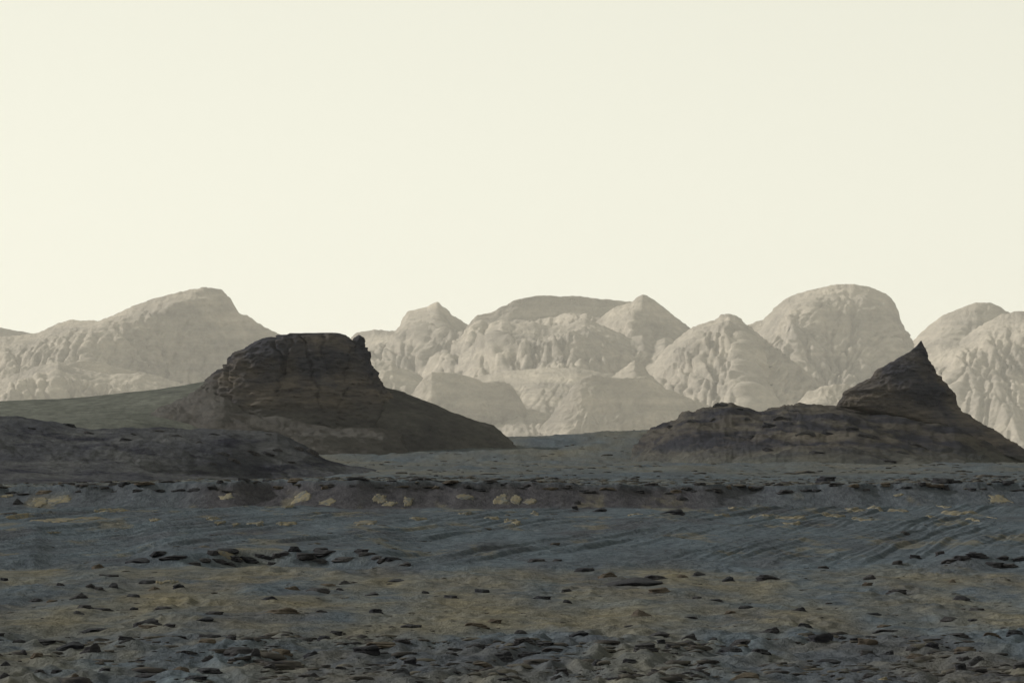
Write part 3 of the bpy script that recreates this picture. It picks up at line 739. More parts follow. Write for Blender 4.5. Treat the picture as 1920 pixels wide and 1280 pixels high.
MOUNTAINS = [
 ('low dull ridge at the far left edge, behind the long-shouldered peak', 14600, [
  [(-950, 790, 0), (-760, 700, 0), (-560, 640, 0), (-470, 628, 0), (-330, 655, 0), (-220, 645, 0), (-120, 632, 0), (0, 615, 0), (30, 620, 0), (62, 626, 0), (120, 645, 0), (190, 690, 0)],
  [(-950, 810, -60), (-560, 760, -160), (-260, 760, -110), (-100, 745, -120), (30, 740, -130), (190, 760, -60)]], [0.3, 0.4], 1),
 ('long-shouldered pale peak with one broad shaded face, behind the flat-topped butte', 12500, [
  [(-200, 668, 0), (-40, 640, 0), (0, 632, 0), (40, 629, 0), (70, 625, 0), (110, 607, 0), (130, 601, 0), (190, 600, 0), (215, 590, 0), (250, 575, 0), (300, 557, 0), (350, 545, 0), (380, 539, 0), (415, 544, 0), (430, 558, 0), (446, 585, 0), (470, 597, 0), (495, 613, 0), (520, 625, 0), (600, 672, 0), (700, 745, 0)],
  [(-200, 700, -60), (0, 655, -80), (70, 645, -95), (120, 630, -120), (165, 622, -150), (195, 606, -160), (280, 604, -150), (300, 598, -140), (318, 577, -120), (345, 567, -95), (375, 563, -60), (415, 568, -38), (446, 597, -22), (495, 622, -18), (520, 634, -18), (600, 682, -15), (700, 754, -10)],
  [(-200, 770, -330), (0, 745, -380), (80, 735, -400), (165, 725, -420), (200, 725, -350), (300, 732, -240), (400, 740, -150), (520, 750, -60), (700, 770, 0)]],
  [0.45, 0.55, 0.8], 1),
 ('small dark hump below the long-shouldered peak', 11700, [
  [(60, 720, 0), (110, 695, 0), (130, 682, 0), (150, 677, 0), (185, 678, 0), (220, 690, 0), (300, 705, 0), (360, 730, 0)],
  [(60, 770, -60), (150, 760, -60), (260, 765, -50), (360, 775, -10)]], [0.25, 0.3], 1),
 ('pale sunlit foothill with a pointed crest at the far left', 11300, [
  [(-220, 745, 0), (-100, 728, 0), (0, 712, 0), (40, 699, 0), (65, 688, 0), (95, 680, 0), (108, 678, 0), (140, 690, 0), (200, 702, 0), (260, 700, 0), (310, 712, 0), (345, 722, 0), (440, 755, 0)],
  [(-220, 790, -330), (0, 765, -300), (105, 750, -330), (200, 750, -200), (300, 750, -160), (440, 785, -20)],
  [(-220, 850, -600), (100, 850, -700), (300, 850, -520), (440, 850, -100)]], [0.5, 0.9, 0.8], 1),
 ('pale cone-shaped peak just beyond the right edge of the flat-topped butte', 13500, [
  [(600, 690, 0), (640, 650, 0), (668, 625, 0), (700, 618, 0), (740, 621, 0), (750, 612, 0), (757, 593, 0), (765, 585, 0), (795, 577, 0), (820, 566, 0), (830, 575, 0), (845, 588, 0), (870, 605, 0), (890, 616, 0), (960, 652, 0), (1060, 700, 0)],
  [(600, 710, -60), (690, 652, -130), (735, 640, -170), (765, 612, -170), (800, 606, -190), (826, 604, -200), (850, 610, -70), (890, 630, -60), (960, 662, -60), (1060, 712, -50)],
  [(600, 745, -260), (735, 690, -330), (800, 676, -420), (880, 668, -380), (960, 690, -280), (1060, 735, -150)],
  [(600, 790, -500), (760, 770, -640), (860, 770, -620), (1060, 790, -350)]], [0.35, 0.4, 0.9, 0.9], 1),
 ('broad flat-crested pale mountain in the centre of the skyline', 13300, [
  [(840, 660, 0), (880, 606, 0), (895, 591, 0), (920, 586, 0), (950, 572, 0), (965, 563, 0), (1010, 554, 0), (1060, 556, 0), (1090, 556, 0), (1125, 562, 0), (1190, 567, 0), (1230, 592, 0), (1320, 645, 0)],
  [(840, 678, -40), (890, 612, -22), (930, 615, -48), (950, 603, -44), (1000, 603, -42), (1060, 599, -42), (1110, 603, -52), (1150, 601, -60), (1210, 620, -70), (1320, 665, -40)],
  [(840, 700, -250), (900, 640, -200), (940, 628, -260), (980, 645, -250), (1040, 652, -300), (1100, 648, -270), (1180, 665, -330), (1320, 690, -250)],
  [(840, 745, -450), (950, 700, -470), (1040, 705, -560), (1100, 690, -480), (1180, 700, -520), (1320, 720, -420)],
  [(840, 800, -720), (1000, 790, -800), (1320, 790, -700)]], [0.3, 0.3, 0.9, 1.1, 1.0], 1),
 ('broken sunlit hills in front of the broad flat-crested mountain', 12650, [
  [(850, 680, 0), (890, 645, 0), (915, 618, 0), (941, 603, 0), (965, 606, 0), (1000, 604, 0), (1035, 612, 0), (1062, 610, 0), (1085, 600, 0), (1097, 597, 0), (1125, 608, 0), (1145, 618, 0), (1162, 624, 0), (1180, 634, 0), (1204, 628, 0), (1222, 643, 0), (1246, 634, 0), (1262, 646, 0), (1285, 648, 0), (1302, 636, 0), (1350, 660, 0), (1420, 700, 0)],
  [(850, 700, -120), (941, 640, -170), (985, 660, -230), (1040, 655, -200), (1095, 640, -130), (1150, 655, -240), (1220, 670, -210), (1300, 672, -180), (1420, 720, -60)],
  [(850, 740, -420), (950, 715, -480), (1040, 720, -560), (1130, 705, -520), (1220, 712, -540), (1420, 750, -250)],
  [(850, 800, -800), (1040, 790, -900), (1420, 800, -600)]], [0.4, 0.8, 1.0, 1.0], 1),
 ('sharp little peak with a dark right face on the crest of the central mountain', 12900, [
  [(1060, 660, 0), (1120, 603, 0), (1150, 577, 0), (1183, 567, 0), (1193, 558, 0), (1205, 552, 0), (1225, 561, 0), (1250, 580, 0), (1270, 597, 0), (1285, 608, 0), (1340, 650, 0), (1420, 700, 0)],
  [(1060, 680, -30), (1130, 625, -80), (1165, 610, -170), (1182, 604, -190), (1230, 614, -80), (1285, 632, -35), (1420, 712, -15)],
  [(1060, 740, -160), (1150, 685, -330), (1185, 672, -360), (1290, 700, -170), (1420, 745, -60)]], [0.25, 0.6, 0.9], 1),
 ('rounded grey-brown hill sloping down to the foot of the big dome', 12300, [
  [(1190, 705, 0), (1225, 680, 0), (1250, 652, 0), (1275, 632, 0), (1300, 613, 0), (1340, 600, 0), (1352, 592, 0), (1365, 589, 0), (1385, 596, 0), (1410, 617, 0), (1450, 650, 0), (1490, 680, 0), (1530, 715, 0), (1610, 785, 0)],
  [(1190, 725, -60), (1260, 685, -170), (1320, 655, -230), (1390, 645, -240), (1430, 668, -120), (1490, 700, -50), (1610, 792, -10)],
  [(1190, 800, -320), (1300, 790, -500), (1400, 780, -540), (1500, 785, -240), (1610, 800, -60)]], [0.55, 0.95, 1.0], 1),
 ('big domed mesa with a steep right side, left of the dark pinnacle', 13600, [
  [(1360, 660, 0), (1395, 613, 0), (1415, 605, 0), (1432, 600, 0), (1450, 580, 0), (1475, 560, 0), (1500, 549, 0), (1530, 543, 0), (1560, 535, 0), (1600, 533, 0), (1630, 538, 0), (1660, 550, 0), (1672, 560, 0), (1683, 580, 0), (1690, 605, 0), (1697, 630, 0), (1708, 655, 0), (1730, 700, 0)],
  [(1360, 680, -30), (1430, 622, -70), (1480, 605, -150), (1522, 580, -190), (1560, 566, -130), (1620, 570, -120), (1655, 590, -100), (1690, 645, -40), (1730, 712, -10)],
  [(1360, 700, -160), (1450, 648, -230), (1540, 645, -300), (1620, 642, -260), (1660, 655, -180), (1730, 730, -40)],
  [(1360, 780, -480), (1500, 765, -650), (1640, 755, -560), (1730, 780, -150)]], [0.3, 0.6, 0.8, 1.0], 1),
 ('smooth-topped hill behind the right-hand slope, beyond the dark pinnacle', 13900, [
  [(1680, 672, 0), (1712, 640, 0), (1740, 612, 0), (1770, 590, 0), (1800, 578, 0), (1830, 568, 0), (1855, 566, 0), (1870, 573, 0), (1885, 583, 0), (1940, 605, 0), (2020, 645, 0), (2140, 690, 0)],
  [(1680, 690, -40), (1760, 635, -130), (1790, 634, -160), (1830, 612, -90), (1885, 605, -40), (2140, 705, -20)],
  [(1680, 750, -220), (1790, 705, -330), (1900, 700, -160), (2140, 740, -60)]], [0.3, 0.35, 0.5], 1),
 ('large pale slope filling the right edge beyond the dark pinnacle', 12700, [
  [(1670, 730, 0), (1700, 690, 0), (1735, 655, 0), (1765, 642, 0), (1800, 638, 0), (1825, 620, 0), (1850, 605, 0), (1880, 590, 0), (1910, 584, 0), (1940, 585, 0), (2010, 600, 0), (2140, 640, 0), (2260, 615, 0), (2400, 600, 0), (2520, 640, 0), (2700, 710, 0), (2880, 790, 0)],
  [(1670, 750, -80), (1760, 690, -200), (1850, 652, -260), (1920, 640, -270), (2140, 690, -150), (2400, 660, -220), (2880, 800, -60)],
  [(1670, 790, -260), (1800, 740, -450), (1920, 735, -460), (2180, 770, -330), (2450, 750, -420), (2880, 815, -150)],
  [(1670, 860, -620), (1800, 850, -850), (1920, 850, -850), (2200, 855, -700), (2880, 860, -300)]], [0.4, 0.8, 0.8, 0.6], 1),
 ('sunlit pale spur beside the right flank of the flat-topped butte', 11500, [
  [(600, 720, 0), (660, 690, 0), (690, 680, 0), (700, 677, 0), (735, 678, 0), (748, 690, 0), (775, 698, 0), (800, 712, 0), (850, 745, 0)],
  [(600, 770, -220), (690, 740, -240), (760, 745, -260), (800, 760, -150), (850, 780, -30)],
  [(600, 820, -450), (720, 820, -500), (850, 820, -100)]], [0.4, 0.8, 0.7], 1),
 ('bright debris fan between the two shaded foothills', 11600, [
  [(840, 730, 0), (900, 705, 0), (960, 695, 0), (1010, 690, 0), (1080, 690, 0), (1160, 705, 0)],
  [(840, 790, -420), (960, 765, -380), (1010, 755, -420), (1080, 740, -300), (1160, 750, -120)],
  [(840, 850, -900), (1000, 850, -950), (1160, 850, -650)]], [0.25, 0.30, 0.3], 1),
 ('shaded grey foothill right of the flat-topped butte, left of the bright fan', 11000, [
  [(720, 790, 0), (775, 737, 0), (790, 714, 0), (810, 697, 0), (850, 700, 0), (880, 706, 0), (905, 717, 0), (935, 715, 0), (955, 720, 0), (975, 745, 0), (990, 775, 0), (1010, 815, 0)],
  [(720, 830, -60), (780, 815, -130), (860, 820, -90), (930, 830, -55), (1010, 840, -20)]], [0.3, 0.5], 1),
 ('little pale knoll above the shaded foothill under the sharp peak', 11150, [
  [(1120, 725, 0), (1160, 698, 0), (1178, 686, 0), (1190, 677, 0), (1203, 688, 0), (1225, 708, 0), (1260, 740, 0)],
  [(1120, 770, -150), (1180, 760, -190), (1260, 770, -20)]], [0.4, 0.7], 1),
 ('shaded flat-crested foothill right of the bright fan', 10800, [
  [(1000, 820, 0), (1025, 790, 0), (1042, 768, 0), (1060, 745, 0), (1075, 725, 0), (1090, 711, 0), (1110, 703, 0), (1160, 711, 0), (1190, 708, 0), (1210, 706, 0), (1225, 715, 0), (1240, 725, 0), (1290, 745, 0), (1330, 763, 0), (1420, 800, 0)],
  [(1000, 850, -30), (1060, 850, -150), (1150, 850, -110), (1290, 850, -60), (1420, 850, -20)]], [0.35, 0.6], 1),
 ('small pale bluff lit on its left side, at the foot of the dark pinnacle', 10600, [
  [(1470, 790, 0), (1500, 752, 0), (1515, 736, 0), (1540, 725, 0), (1565, 721, 0), (1585, 719, 0), (1620, 735, 0), (1700, 790, 0)],
  [(1470, 820, -80), (1540, 800, -150), (1590, 800, -110), (1700, 830, -10)]], [0.5, 0.8], 1),
]
for i, (lab, D, lines, rough, k) in enumerate(MOUNTAINS):
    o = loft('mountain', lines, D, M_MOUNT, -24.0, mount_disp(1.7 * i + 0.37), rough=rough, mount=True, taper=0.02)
    col(o); tag(o, lab, 'mountain', 'pale mountains along the skyline', 'structure')

# ---------------------------------------------------------------- middle distance hills
def hill_disp(a, la, b, lb, dip=0.38):
    def f(X, Y, Z):
        al = X * math.cos(dip) - Z * math.sin(dip); ac = X * math.sin(dip) + Z * math.cos(dip)
        return a * fbm(X / la, Y / (la * 1.6), Z / la, 4, 0.55) + b * fbm(al / (lb * 3.2), Y / (lb * 3), ac / (lb * 0.55), 4, 0.6)
    return f

o = loft('hill', [
  [(-300, 775, 0), (-150, 760, 0), (0, 752, 0), (110, 748, 0), (200, 740, 0), (300, 729, 0), (370, 717, 0), (420, 706, 0), (540, 690, 0), (640, 720, 0)],
  [(-300, 800, -50), (0, 778, -40), (200, 770, -40), (370, 758, -30), (640, 770, -20)],
  [(-300, 850, -140), (0, 835, -130), (200, 830, -110), (400, 835, -70), (640, 850, -50)]], 765, M_GREENHILL, 0.0,
  hill_disp(0.25, 12, 0.10, 3.0), cols_per_px=0.5, rough=[0.5, 1, 1])
tag(col(o), 'smooth grey-green slope rising from the left to the flat-topped butte', 'hill', kind='structure')

o = loft('hill', [
  [(-300, 768, 0), (-150, 771, 0), (0, 781, 0), (60, 786, 0), (130, 797, 0), (200, 801, 0), (300, 803, 0), (400, 803, 0), (480, 806, 0), (520, 812, 0), (560, 829, 0), (590, 847, 0), (612, 858, 0), (650, 870, 0), (720, 884, 0), (800, 895, 0), (900, 908, 0)],
  [(-300, 820, -25), (0, 832, -25), (60, 846, -26), (140, 851, -27), (260, 857, -27), (330, 866, -25), (400, 874, -22), (480, 886, -15), (560, 885, -12), (700, 893, -9), (800, 901, -7), (900, 912, -4)],
  [(-300, 845, -27.5), (0, 851, -27.5), (140, 866, -29.5), (260, 874, -29.5), (330, 884, -27.5), (400, 893, -24), (480, 902, -18), (560, 899, -16), (700, 904, -12), (900, 918, -8)],
  [(-300, 918, -72), (0, 914, -72), (200, 914, -66), (400, 914, -52), (700, 914, -35), (900, 925, -20)]], 385, M_NEARHILL, 0.0,
  hill_disp(0.20, 5.0, 0.26, 1.8), cols_per_px=0.75, rows_px=1.2, rough=[0.6, 1.1, 0.8, 0.12])
HILL_NEAR = o
tag(col(o), 'dark rock-strewn slope at the far left, below the flat-topped butte', 'hill', kind='structure')

o = loft('hill', [
  [(1160, 832, 0), (1200, 813, 0), (1240, 796, 0), (1282, 778, 0), (1330, 768, 0), (1355, 759, 0), (1372, 757, 0), (1390, 765, 0), (1428, 772, 0), (1455, 766, 0), (1475, 764, 0), (1500, 756, 0), (1540, 757, 0), (1575, 763, 0), (1640, 767, 0), (1720, 770, 0), (1790, 772, 0), (1815, 788, 0), (1850, 806, 0), (1875, 824, 0), (1895, 842, 0), (1930, 852, 0), (2100, 880, 0), (2240, 900, 0)],
  [(1160, 840, -5), (1215, 829, -12), (1290, 815, -30), (1400, 806, -34), (1500, 795, -34), (1600, 802, -34), (1700, 830, -34), (1800, 853, -34), (1880, 873, -26), (1960, 880, -22), (2240, 905, -10)],
  [(1160, 846, -10), (1230, 862, -34), (1330, 888, -80), (1420, 902, -108), (1900, 902, -108), (2240, 920, -60)]], 655, M_RIDGE, 0.0,
  hill_disp(0.65, 9.0, 0.50, 2.6), cols_per_px=0.7, rows_px=1.4, rough=[0.7, 1.0, 0.6])
HILL_RIDGE = o
tag(col(o), 'brown rocky ridge carrying the dark pinnacle', 'hill', kind='structure')

# ---------------------------------------------------------------- buttes
def tower(name, levels, D, depth, seed, nth=420, rows_px=1.15, pw=2.8, cracks=10, crack_d=0.5, rough=1.0, strata=0.22, talus=None, tilt=0.06, dshift=None, crease=None):
    """cliff body: stacked cross-sections whose left and right limits follow (row, left, right)"""
    lv = np.array(levels, float)
    rows = np.arange(lv[0, 0], lv[-1, 0] + 0.01, rows_px)
    l, r = np.interp(rows, lv[:, 0], lv[:, 1]), np.interp(rows, lv[:, 0], lv[:, 2])
    dp = np.interp(rows, lv[:, 0], [depth(*x) for x in levels])
    pl, pr = at(l, rows, D), at(r, rows, D)
    cx, a = (pl[:, 0] + pr[:, 0]) / 2, (pr[:, 0] - pl[:, 0]) / 2
    z = pl[:, 2]
    th = np.linspace(0, 2 * math.pi, nth, endpoint=False)
    ct, s_t = np.cos(th), np.sin(th)
    q = (np.abs(ct) ** pw + np.abs(s_t) ** pw) ** (-1 / pw)
    X = cx[:, None] + a[:, None] * (ct * q)[None, :]
    dsh = np.zeros(len(rows)) if dshift is None else np.interp(rows, dshift[0], dshift[1])
    Yv = D + dsh[:, None] + dp[:, None] * (s_t * q)[None, :]
    Zv = np.repeat(z[:, None], nth, 1)
    if crease is not None:                  # the front edge runs down from the tip, not from the middle
        cr_x = at(np.interp(rows, crease[0], crease[1]), rows, D)[:, 0]
        X = X + (cr_x - cx)[:, None] * np.clip(-s_t, 0, 1)[None, :] ** 1.5
    nx, ny = ct / np.maximum(1e-3, 1), s_t
    tl = np.zeros_like(Zv) if talus is None else sstep(talus[0], talus[1], rows)[:, None] * np.ones_like(Zv)
    if talus is not None:
        pxl_ = 960 + F * X / D
        tl = np.maximum(tl, sstep(440, 380, pxl_ + 12 * perlin(X / 2, Zv / 2, 5.0)) * sstep(690, 730, rows)[:, None])
    hard = 1 - 0.75 * tl
    disp = rough * (0.55 * fbm(X / 5.5 + seed, Yv / 5.5, Zv / 4.5, 5, 0.52) + 0.30 * fbm(X / 2.4, Yv / 2.4, Zv / 1.5 + seed, 4, 0.6, True))
    warp = 0.5 * perlin(X / 6, Yv / 6, seed + 0.5)
    st = perlin(0 * X + seed + X / 60, Yv / 60, (Zv + warp + X * tilt) / 0.55) + 0.9 * perlin(seed + 4 + X / 60, Yv / 60, (Zv + warp + X * tilt) / 1.9)
    disp = disp + strata * st * hard
    # upright joints
    cr = np.zeros_like(X)
    rs = np.random.RandomState(int(seed))
    for k in range(cracks):
        c0 = rs.uniform(cx.mean() - a.mean() * 1.0, cx.mean() + a.mean() * 1.0)
        wob = 0.75 * fbm(Zv / 2.6, k * 3.1 + 0 * Zv, seed, 3, 0.6) + rs.uniform(-0.3, 0.3) * (Zv - z.mean())
        w = rs.uniform(0.10, 0.34)
        zr = rs.uniform(0.25, 0.7)
        ext = sstep(z.min() + (z.max() - z.min()) * zr - 1.2, z.min() + (z.max() - z.min()) * zr + 0.6, Zv)
        cr += rs.uniform(0.6, 1.2) * np.exp(-((X - c0 - wob) / w) ** 2) * ext
    disp = disp - crack_d * np.clip(cr, 0, 1.3) * hard
    shrink = np.minimum(1.0, a / max(1e-6, 2.0))[:, None]
    X = X + disp * nx[None, :] * shrink
    Yv = Yv + disp * ny[None, :] * shrink
    Zv = Zv + 0.25 * disp * shrink
    V = np.stack([X, Yv, Zv], -1).reshape(-1, 3)
    top = np.array([[cx[0], D, z[0] + 0.03]])
    V = np.concatenate([V, top])
    f = grid_faces(len(rows), nth, True)
    ti = len(V) - 1
    j = np.arange(nth)
    cap = np.stack([j, (j + 1) % nth, np.full(nth, ti), np.full(nth, ti)], -1)
    org = np.array([cx[-1], D, z[-1]])
    me = bpy.data.meshes.new(name)
    faces = [tuple(int(k) for k in x) for x in f] + [(int(x[0]), int(x[1]), ti) for x in cap]
    me.from_pydata((V - org).tolist(), [], faces)
    me.polygons.foreach_set('use_smooth', np.ones(len(faces), dtype=bool))
    at_ = me.attributes.new('talus', 'FLOAT', 'POINT')
    at_.data.foreach_set('value', np.concatenate([tl.ravel(), [0.0]]).astype(np.float32))
    me.materials.append(M_BUTTE)
    import bmesh
    bm = bmesh.new(); bm.from_mesh(me); bmesh.ops.recalc_face_normals(bm, faces=bm.faces); bm.to_mesh(me); bm.free()
    me.update()
    return me, org

# flat-topped butte
B1D = 722.0
me, org = tower('cliff', [(624, 596, 622), (626, 555, 634), (629, 518, 640), (636, 497, 646), (644, 474, 651), (651, 459, 662), (662, 444, 686), (672, 434, 690), (684, 422, 695), (700, 407, 705), (715, 396, 713), (727, 386, 720), (745, 368, 730), (770, 350, 745), (800, 332, 762), (845, 312, 785), (870, 300, 800)],
                B1D, lambda row, l, r: (r - l) * B1D / F * (0.34 if row < 700 else 0.34 + 0.0012 * (row - 700)) , 11, cracks=7, crack_d=0.6, strata=0.17, talus=(735, 800))
butte = col(bpy.data.objects.new('rock_butte', None)); butte.location = org
tag(butte, 'dark flat-topped butte with cracked layered cliffs, left of centre', 'butte')
c = col(bpy.data.objects.new('cliff', me)); c.parent = butte

def child_loft(parent, name, lines, D, mat, base_z, disp, talus=1.0, **kw):
    o = loft(name, lines, D, mat, base_z, disp, **kw)
    a = o.data.attributes.new('talus', 'FLOAT', 'POINT'); a.data.foreach_set('value', np.full(len(o.data.vertices), talus, np.float32))
    o.location = o.location - parent.location
    col(o); o.parent = parent
    return o
child_loft(butte, 'talus_slope', [
  [(560, 760, 0), (640, 735, 0), (695, 724, 0), (720, 727, 0), (760, 739, 0), (800, 753, 0), (830, 763, 0), (870, 778, 0), (900, 791, 0), (925, 798, 0), (940, 808, 0), (957, 822, 0), (985, 835, 0)],
  [(560, 800, 4), (640, 795, -3), (720, 790, -11), (800, 800, -10), (870, 808, -7), (930, 820, -3), (985, 838, -1)],
  [(560, 850, 0), (640, 850, -8), (720, 850, -15), (800, 848, -14), (900, 838, -8), (985, 842, -4)]], B1D, M_BUTTE, 1.0,
  hill_disp(0.30, 6.0, 0.28, 2.2), cols_per_px=0.8, rows_px=1.3, rough=[0.7, 1, 0.6])

child_loft(butte, 'talus_slope', [
  [(255, 790, 0), (330, 752, 0), (385, 728, -4), (420, 745, -9), (470, 772, -12), (560, 792, -14), (640, 800, -14), (720, 800, -13), (780, 815, -9)],
  [(255, 800, -6), (330, 775, -8), (400, 770, -14), (470, 800, -19), (560, 815, -21), (640, 818, -21), (720, 820, -20), (780, 828, -14)],
  [(255, 830, -14), (400, 850, -22), (560, 856, -26), (720, 856, -24), (780, 850, -17)]], B1D, M_BUTTE, 1.0,
  hill_disp(0.40, 6.0, 0.34, 2.0), talus=0.8, cols_per_px=0.8, rows_px=1.3, rough=[0.8, 1, 0.7])

# ---------------------------------------------------------------- rocks
import bmesh
def ico(sub):
    bm = bmesh.new(); bmesh.ops.create_icosphere(bm, subdivisions=sub, radius=1.0)
    V = np.array([v.co[:] for v in bm.verts]); T = np.array([[v.index for v in f.verts] for f in bm.faces]); bm.free()
    return V / np.linalg.norm(V, axis=1)[:, None], T
ICO3, ICO2, ICO1 = ico(4), ico(3), ico(2)

def rock_verts(V, rs, kind, p=44):
    """angular stone from a soft intersection of half-spaces, about 1 x 1 x 1 across"""
    nrm, h = [], []
    if kind == 'dome':
        for k in range(14):
            a, e = rs.uniform(0, 6.283), rs.uniform(0.15, 1.3)
            nrm.append((math.cos(a) * math.cos(e), math.sin(a) * math.cos(e), math.sin(e))); h.append(rs.uniform(0.62, 1.0))
        nrm.append((0, 0, -1)); h.append(0.9); p = 34
    elif kind == 'slab':
        for k in range(8):
            a = k * 0.785 + rs.uniform(-0.3, 0.3); e = rs.uniform(-0.15, 0.5)
            nrm.append((math.cos(a) * math.cos(e), math.sin(a) * math.cos(e), math.sin(e))); h.append(rs.uniform(0.72, 1.0))
        t = rs.uniform(-0.25, 0.25)
        nrm.append((math.sin(t), rs.uniform(-0.2, 0.2), math.cos(t))); h.append(0.72)
        nrm.append((0, 0, -1)); h.append(0.9)
    elif kind == 'wedge':
        nrm += [(-0.42, -0.05, 0.9), (0.97, 0, 0.22), (0.75, -0.6, 0.1), (0.6, 0.75, 0.2), (-0.3, -0.95, 0.15), (-0.3, 0.95, 0.1), (0, 0, -1), (0.25, -0.2, 0.94)]
        h += [0.42, 0.95, 0.95, 0.95, 0.8, 0.8, 0.5, 0.62]
        h = [x * rs.uniform(0.94, 1.06) for x in h]
        nrm.append((-1, 0, 0)); h.append(1.0)
    else:                                   # block
        for k in range(7):
            a = k * 0.9 + rs.uniform(-0.35, 0.35); e = rs.uniform(-0.1, 0.35)
            nrm.append((math.cos(a) * math.cos(e), math.sin(a) * math.cos(e), math.sin(e))); h.append(rs.uniform(0.68, 1.0))
        for k in range(4):
            a, e = rs.uniform(0, 6.283), rs.uniform(0.7, 1.4)
            nrm.append((math.cos(a) * math.cos(e), math.sin(a) * math.cos(e), math.sin(e))); h.append(rs.uniform(0.75, 0.95))
        nrm.append((0, 0, -1)); h.append(0.9)
    nrm = np.array(nrm); nrm /= np.linalg.norm(nrm, axis=1)[:, None]
    dt = np.clip(V @ nrm.T, 0, None) / np.array(h)[None, :]
    r = (dt ** p).sum(1) ** (-1.0 / p)
    r = np.minimum(r, 1.7)
    o = rs.uniform(0, 60, 3)
    r = r * (1 + 0.13 * fbm(V[:, 0] * 1.6 + o[0], V[:, 1] * 1.6 + o[1], V[:, 2] * 1.6 + o[2], 4, 0.6))
    P = V * r[:, None]
    P[:, :2] *= (1 + 0.07 * np.clip(4 * perlin(P[:, 2] * 5 + o[0], P[:, 0] * 0.7, o[1]), -1, 1))[:, None]
    lo, hi = P.min(0), P.max(0)
    return (P - (lo + hi) / 2) / (hi - lo)

ROCK_MESHES = {}
def rock_mesh(kind, var, mat):
    key = (kind, var, mat.name)
    if key not in ROCK_MESHES:
        V, T = ICO3
        rs = np.random.RandomState(100 + var * 7 + {'dome': 1, 'slab': 2, 'wedge': 3, 'block': 4}[kind] * 1000)
        ROCK_MESHES[key] = mesh_from('rock', rock_verts(V, rs, kind), T, mat)
    return ROCK_MESHES[key]

MATS = {'d': M_ROCK, 'b': M_BROWN, 't': M_TAN}
TONE = {'d': 'dark', 'b': 'brown', 't': 'tan'}
rnd = random.Random(5)
ROCKS = []
def place_rock(px, row, w, h, kind, tone='d', label=None, group=None, flip=False, dist=None, name='rock', var=None, yaw=None, roll=0.0, lift=0.0, hit=None):
    if hit is not None:
        x, y, z = hit
    elif dist is None:
        x, y, z = ground_hit(px, row)
    else:
        x = (px - 960) / F * dist; y = dist; z = float(ground_h(x, y))
    s = y / F
    W, H = w * s, h * s
    Dp = W * rnd.uniform(0.8, 1.6)
    o = bpy.data.objects.new(name, rock_mesh(kind, rnd.randrange(6) if var is None else var, MATS[tone]))
    fullH = H * 1.55
    o.scale = (W, Dp, fullH)
    o.location = (x, y + Dp * 0.25, z + H - fullH / 2 + lift)
    o.rotation_euler = (0, roll, (rnd.uniform(-0.35, 0.35) if yaw is None else yaw) + (math.pi if flip else 0))
    col(o)
    tag(o, label, 'rock', group)
    ROCKS.append((o, px, row, w, h, kind, tone))
    return o

# pinnacle
B2D = 648.0
me, org = tower('cliff', [(639, 1726, 1728), (648, 1719, 1732), (653, 1713, 1735), (658, 1707, 1737), (665, 1699, 1740), (675, 1683, 1744), (685, 1666, 1749), (693, 1653, 1754), (703, 1638, 1761), (712, 1624, 1767), (720, 1611, 1774), (726, 1599, 1780), (732, 1587, 1785), (740, 1583, 1787), (749, 1579, 1789), (762, 1572, 1793), (774, 1625, 1802), (786, 1690, 1826), (800, 1735, 1850), (815, 1775, 1874), (830, 1815, 1893), (845, 1860, 1915), (856, 1890, 1930)],
                B2D, lambda row, l, r: (r - l) * B2D / F * (0.30 if row < 770 else 0.30), 23, cracks=2, crack_d=0.15, strata=0.13, rough=0.62, pw=1.35, nth=340, tilt=0.30, crease=([639, 700, 762, 856], [1727, 1718, 1700, 1880]), dshift=([640, 762, 786, 830, 856], [0, 0, -3, -7, -9]))
pin = col(bpy.data.objects.new('rock_pinnacle', None)); pin.location = org
tag(pin, 'dark shark-fin pinnacle rising from the brown ridge on the right', 'pinnacle')
c = col(bpy.data.objects.new('cliff', me)); c.parent = pin

def child_rock(parent, name, px, row, w, h, D, kind, var, mat, depth=1.0, roll=0.0):
    """rock block that belongs to a cliff: a part; row = its middle"""
    V, T = ICO3
    rs = np.random.RandomState(var)
    P = rock_verts(V, rs, kind)
    s = D / F
    m = mesh_from(name, P * np.array([w * s, w * s * depth, h * s]), T, mat, True, {'talus': np.zeros(len(P))})
    o = bpy.data.objects.new(name, m)
    o.location = Vector(at(px, row, D)) - parent.location
    o.rotation_euler = (0, roll, 0)
    col(o); o.parent = parent
    return o
child_rock(butte, 'perched_block', 671, 643, 31, 31, B1D - 0.4, 'block', 17, M_BUTTE, 1.2, 0.12)
child_rock(butte, 'perched_block', 679, 658, 26, 18, B1D - 0.8, 'block', 9, M_BUTTE, 1.2, 0.1)
child_rock(pin, 'overhanging_block', 1779, 740, 17, 16, B2D - 0.6, 'slab', 6, M_BUTTE, 1.0, 0.3)

ORD = 'first second third fourth fifth sixth seventh eighth ninth tenth eleventh twelfth thirteenth fourteenth fifteenth sixteenth'.split()
COUNT = {}
def nth(key):
    COUNT[key] = COUNT.get(key, 0) + 1
    return ORD[min(COUNT[key], 16) - 1]

for h_, hit in zip(HERO, HITS):
    px, row, w, h, kind, tone, lab = h_
    place_rock(px, row, w * 1.08, h * 1.1, kind, tone, lab, yaw=rnd.uniform(-0.18, 0.18) if kind in ('wedge', 'slab') else None,
               flip=(kind == 'wedge' and 'down to the right' in lab), hit=hit)

def lip_dist(px):
    d = 212.0
    for _ in range(6):
        X = (px - 960) / F * d
        d = float(zones(np.array(X), np.array(d))[1])
    return d
def scarp_dist(px):
    d = 124.0
    for _ in range(6):
        X = (px - 960) / F * d
        d = float(zones(np.array(X), np.array(d))[2])
    return d

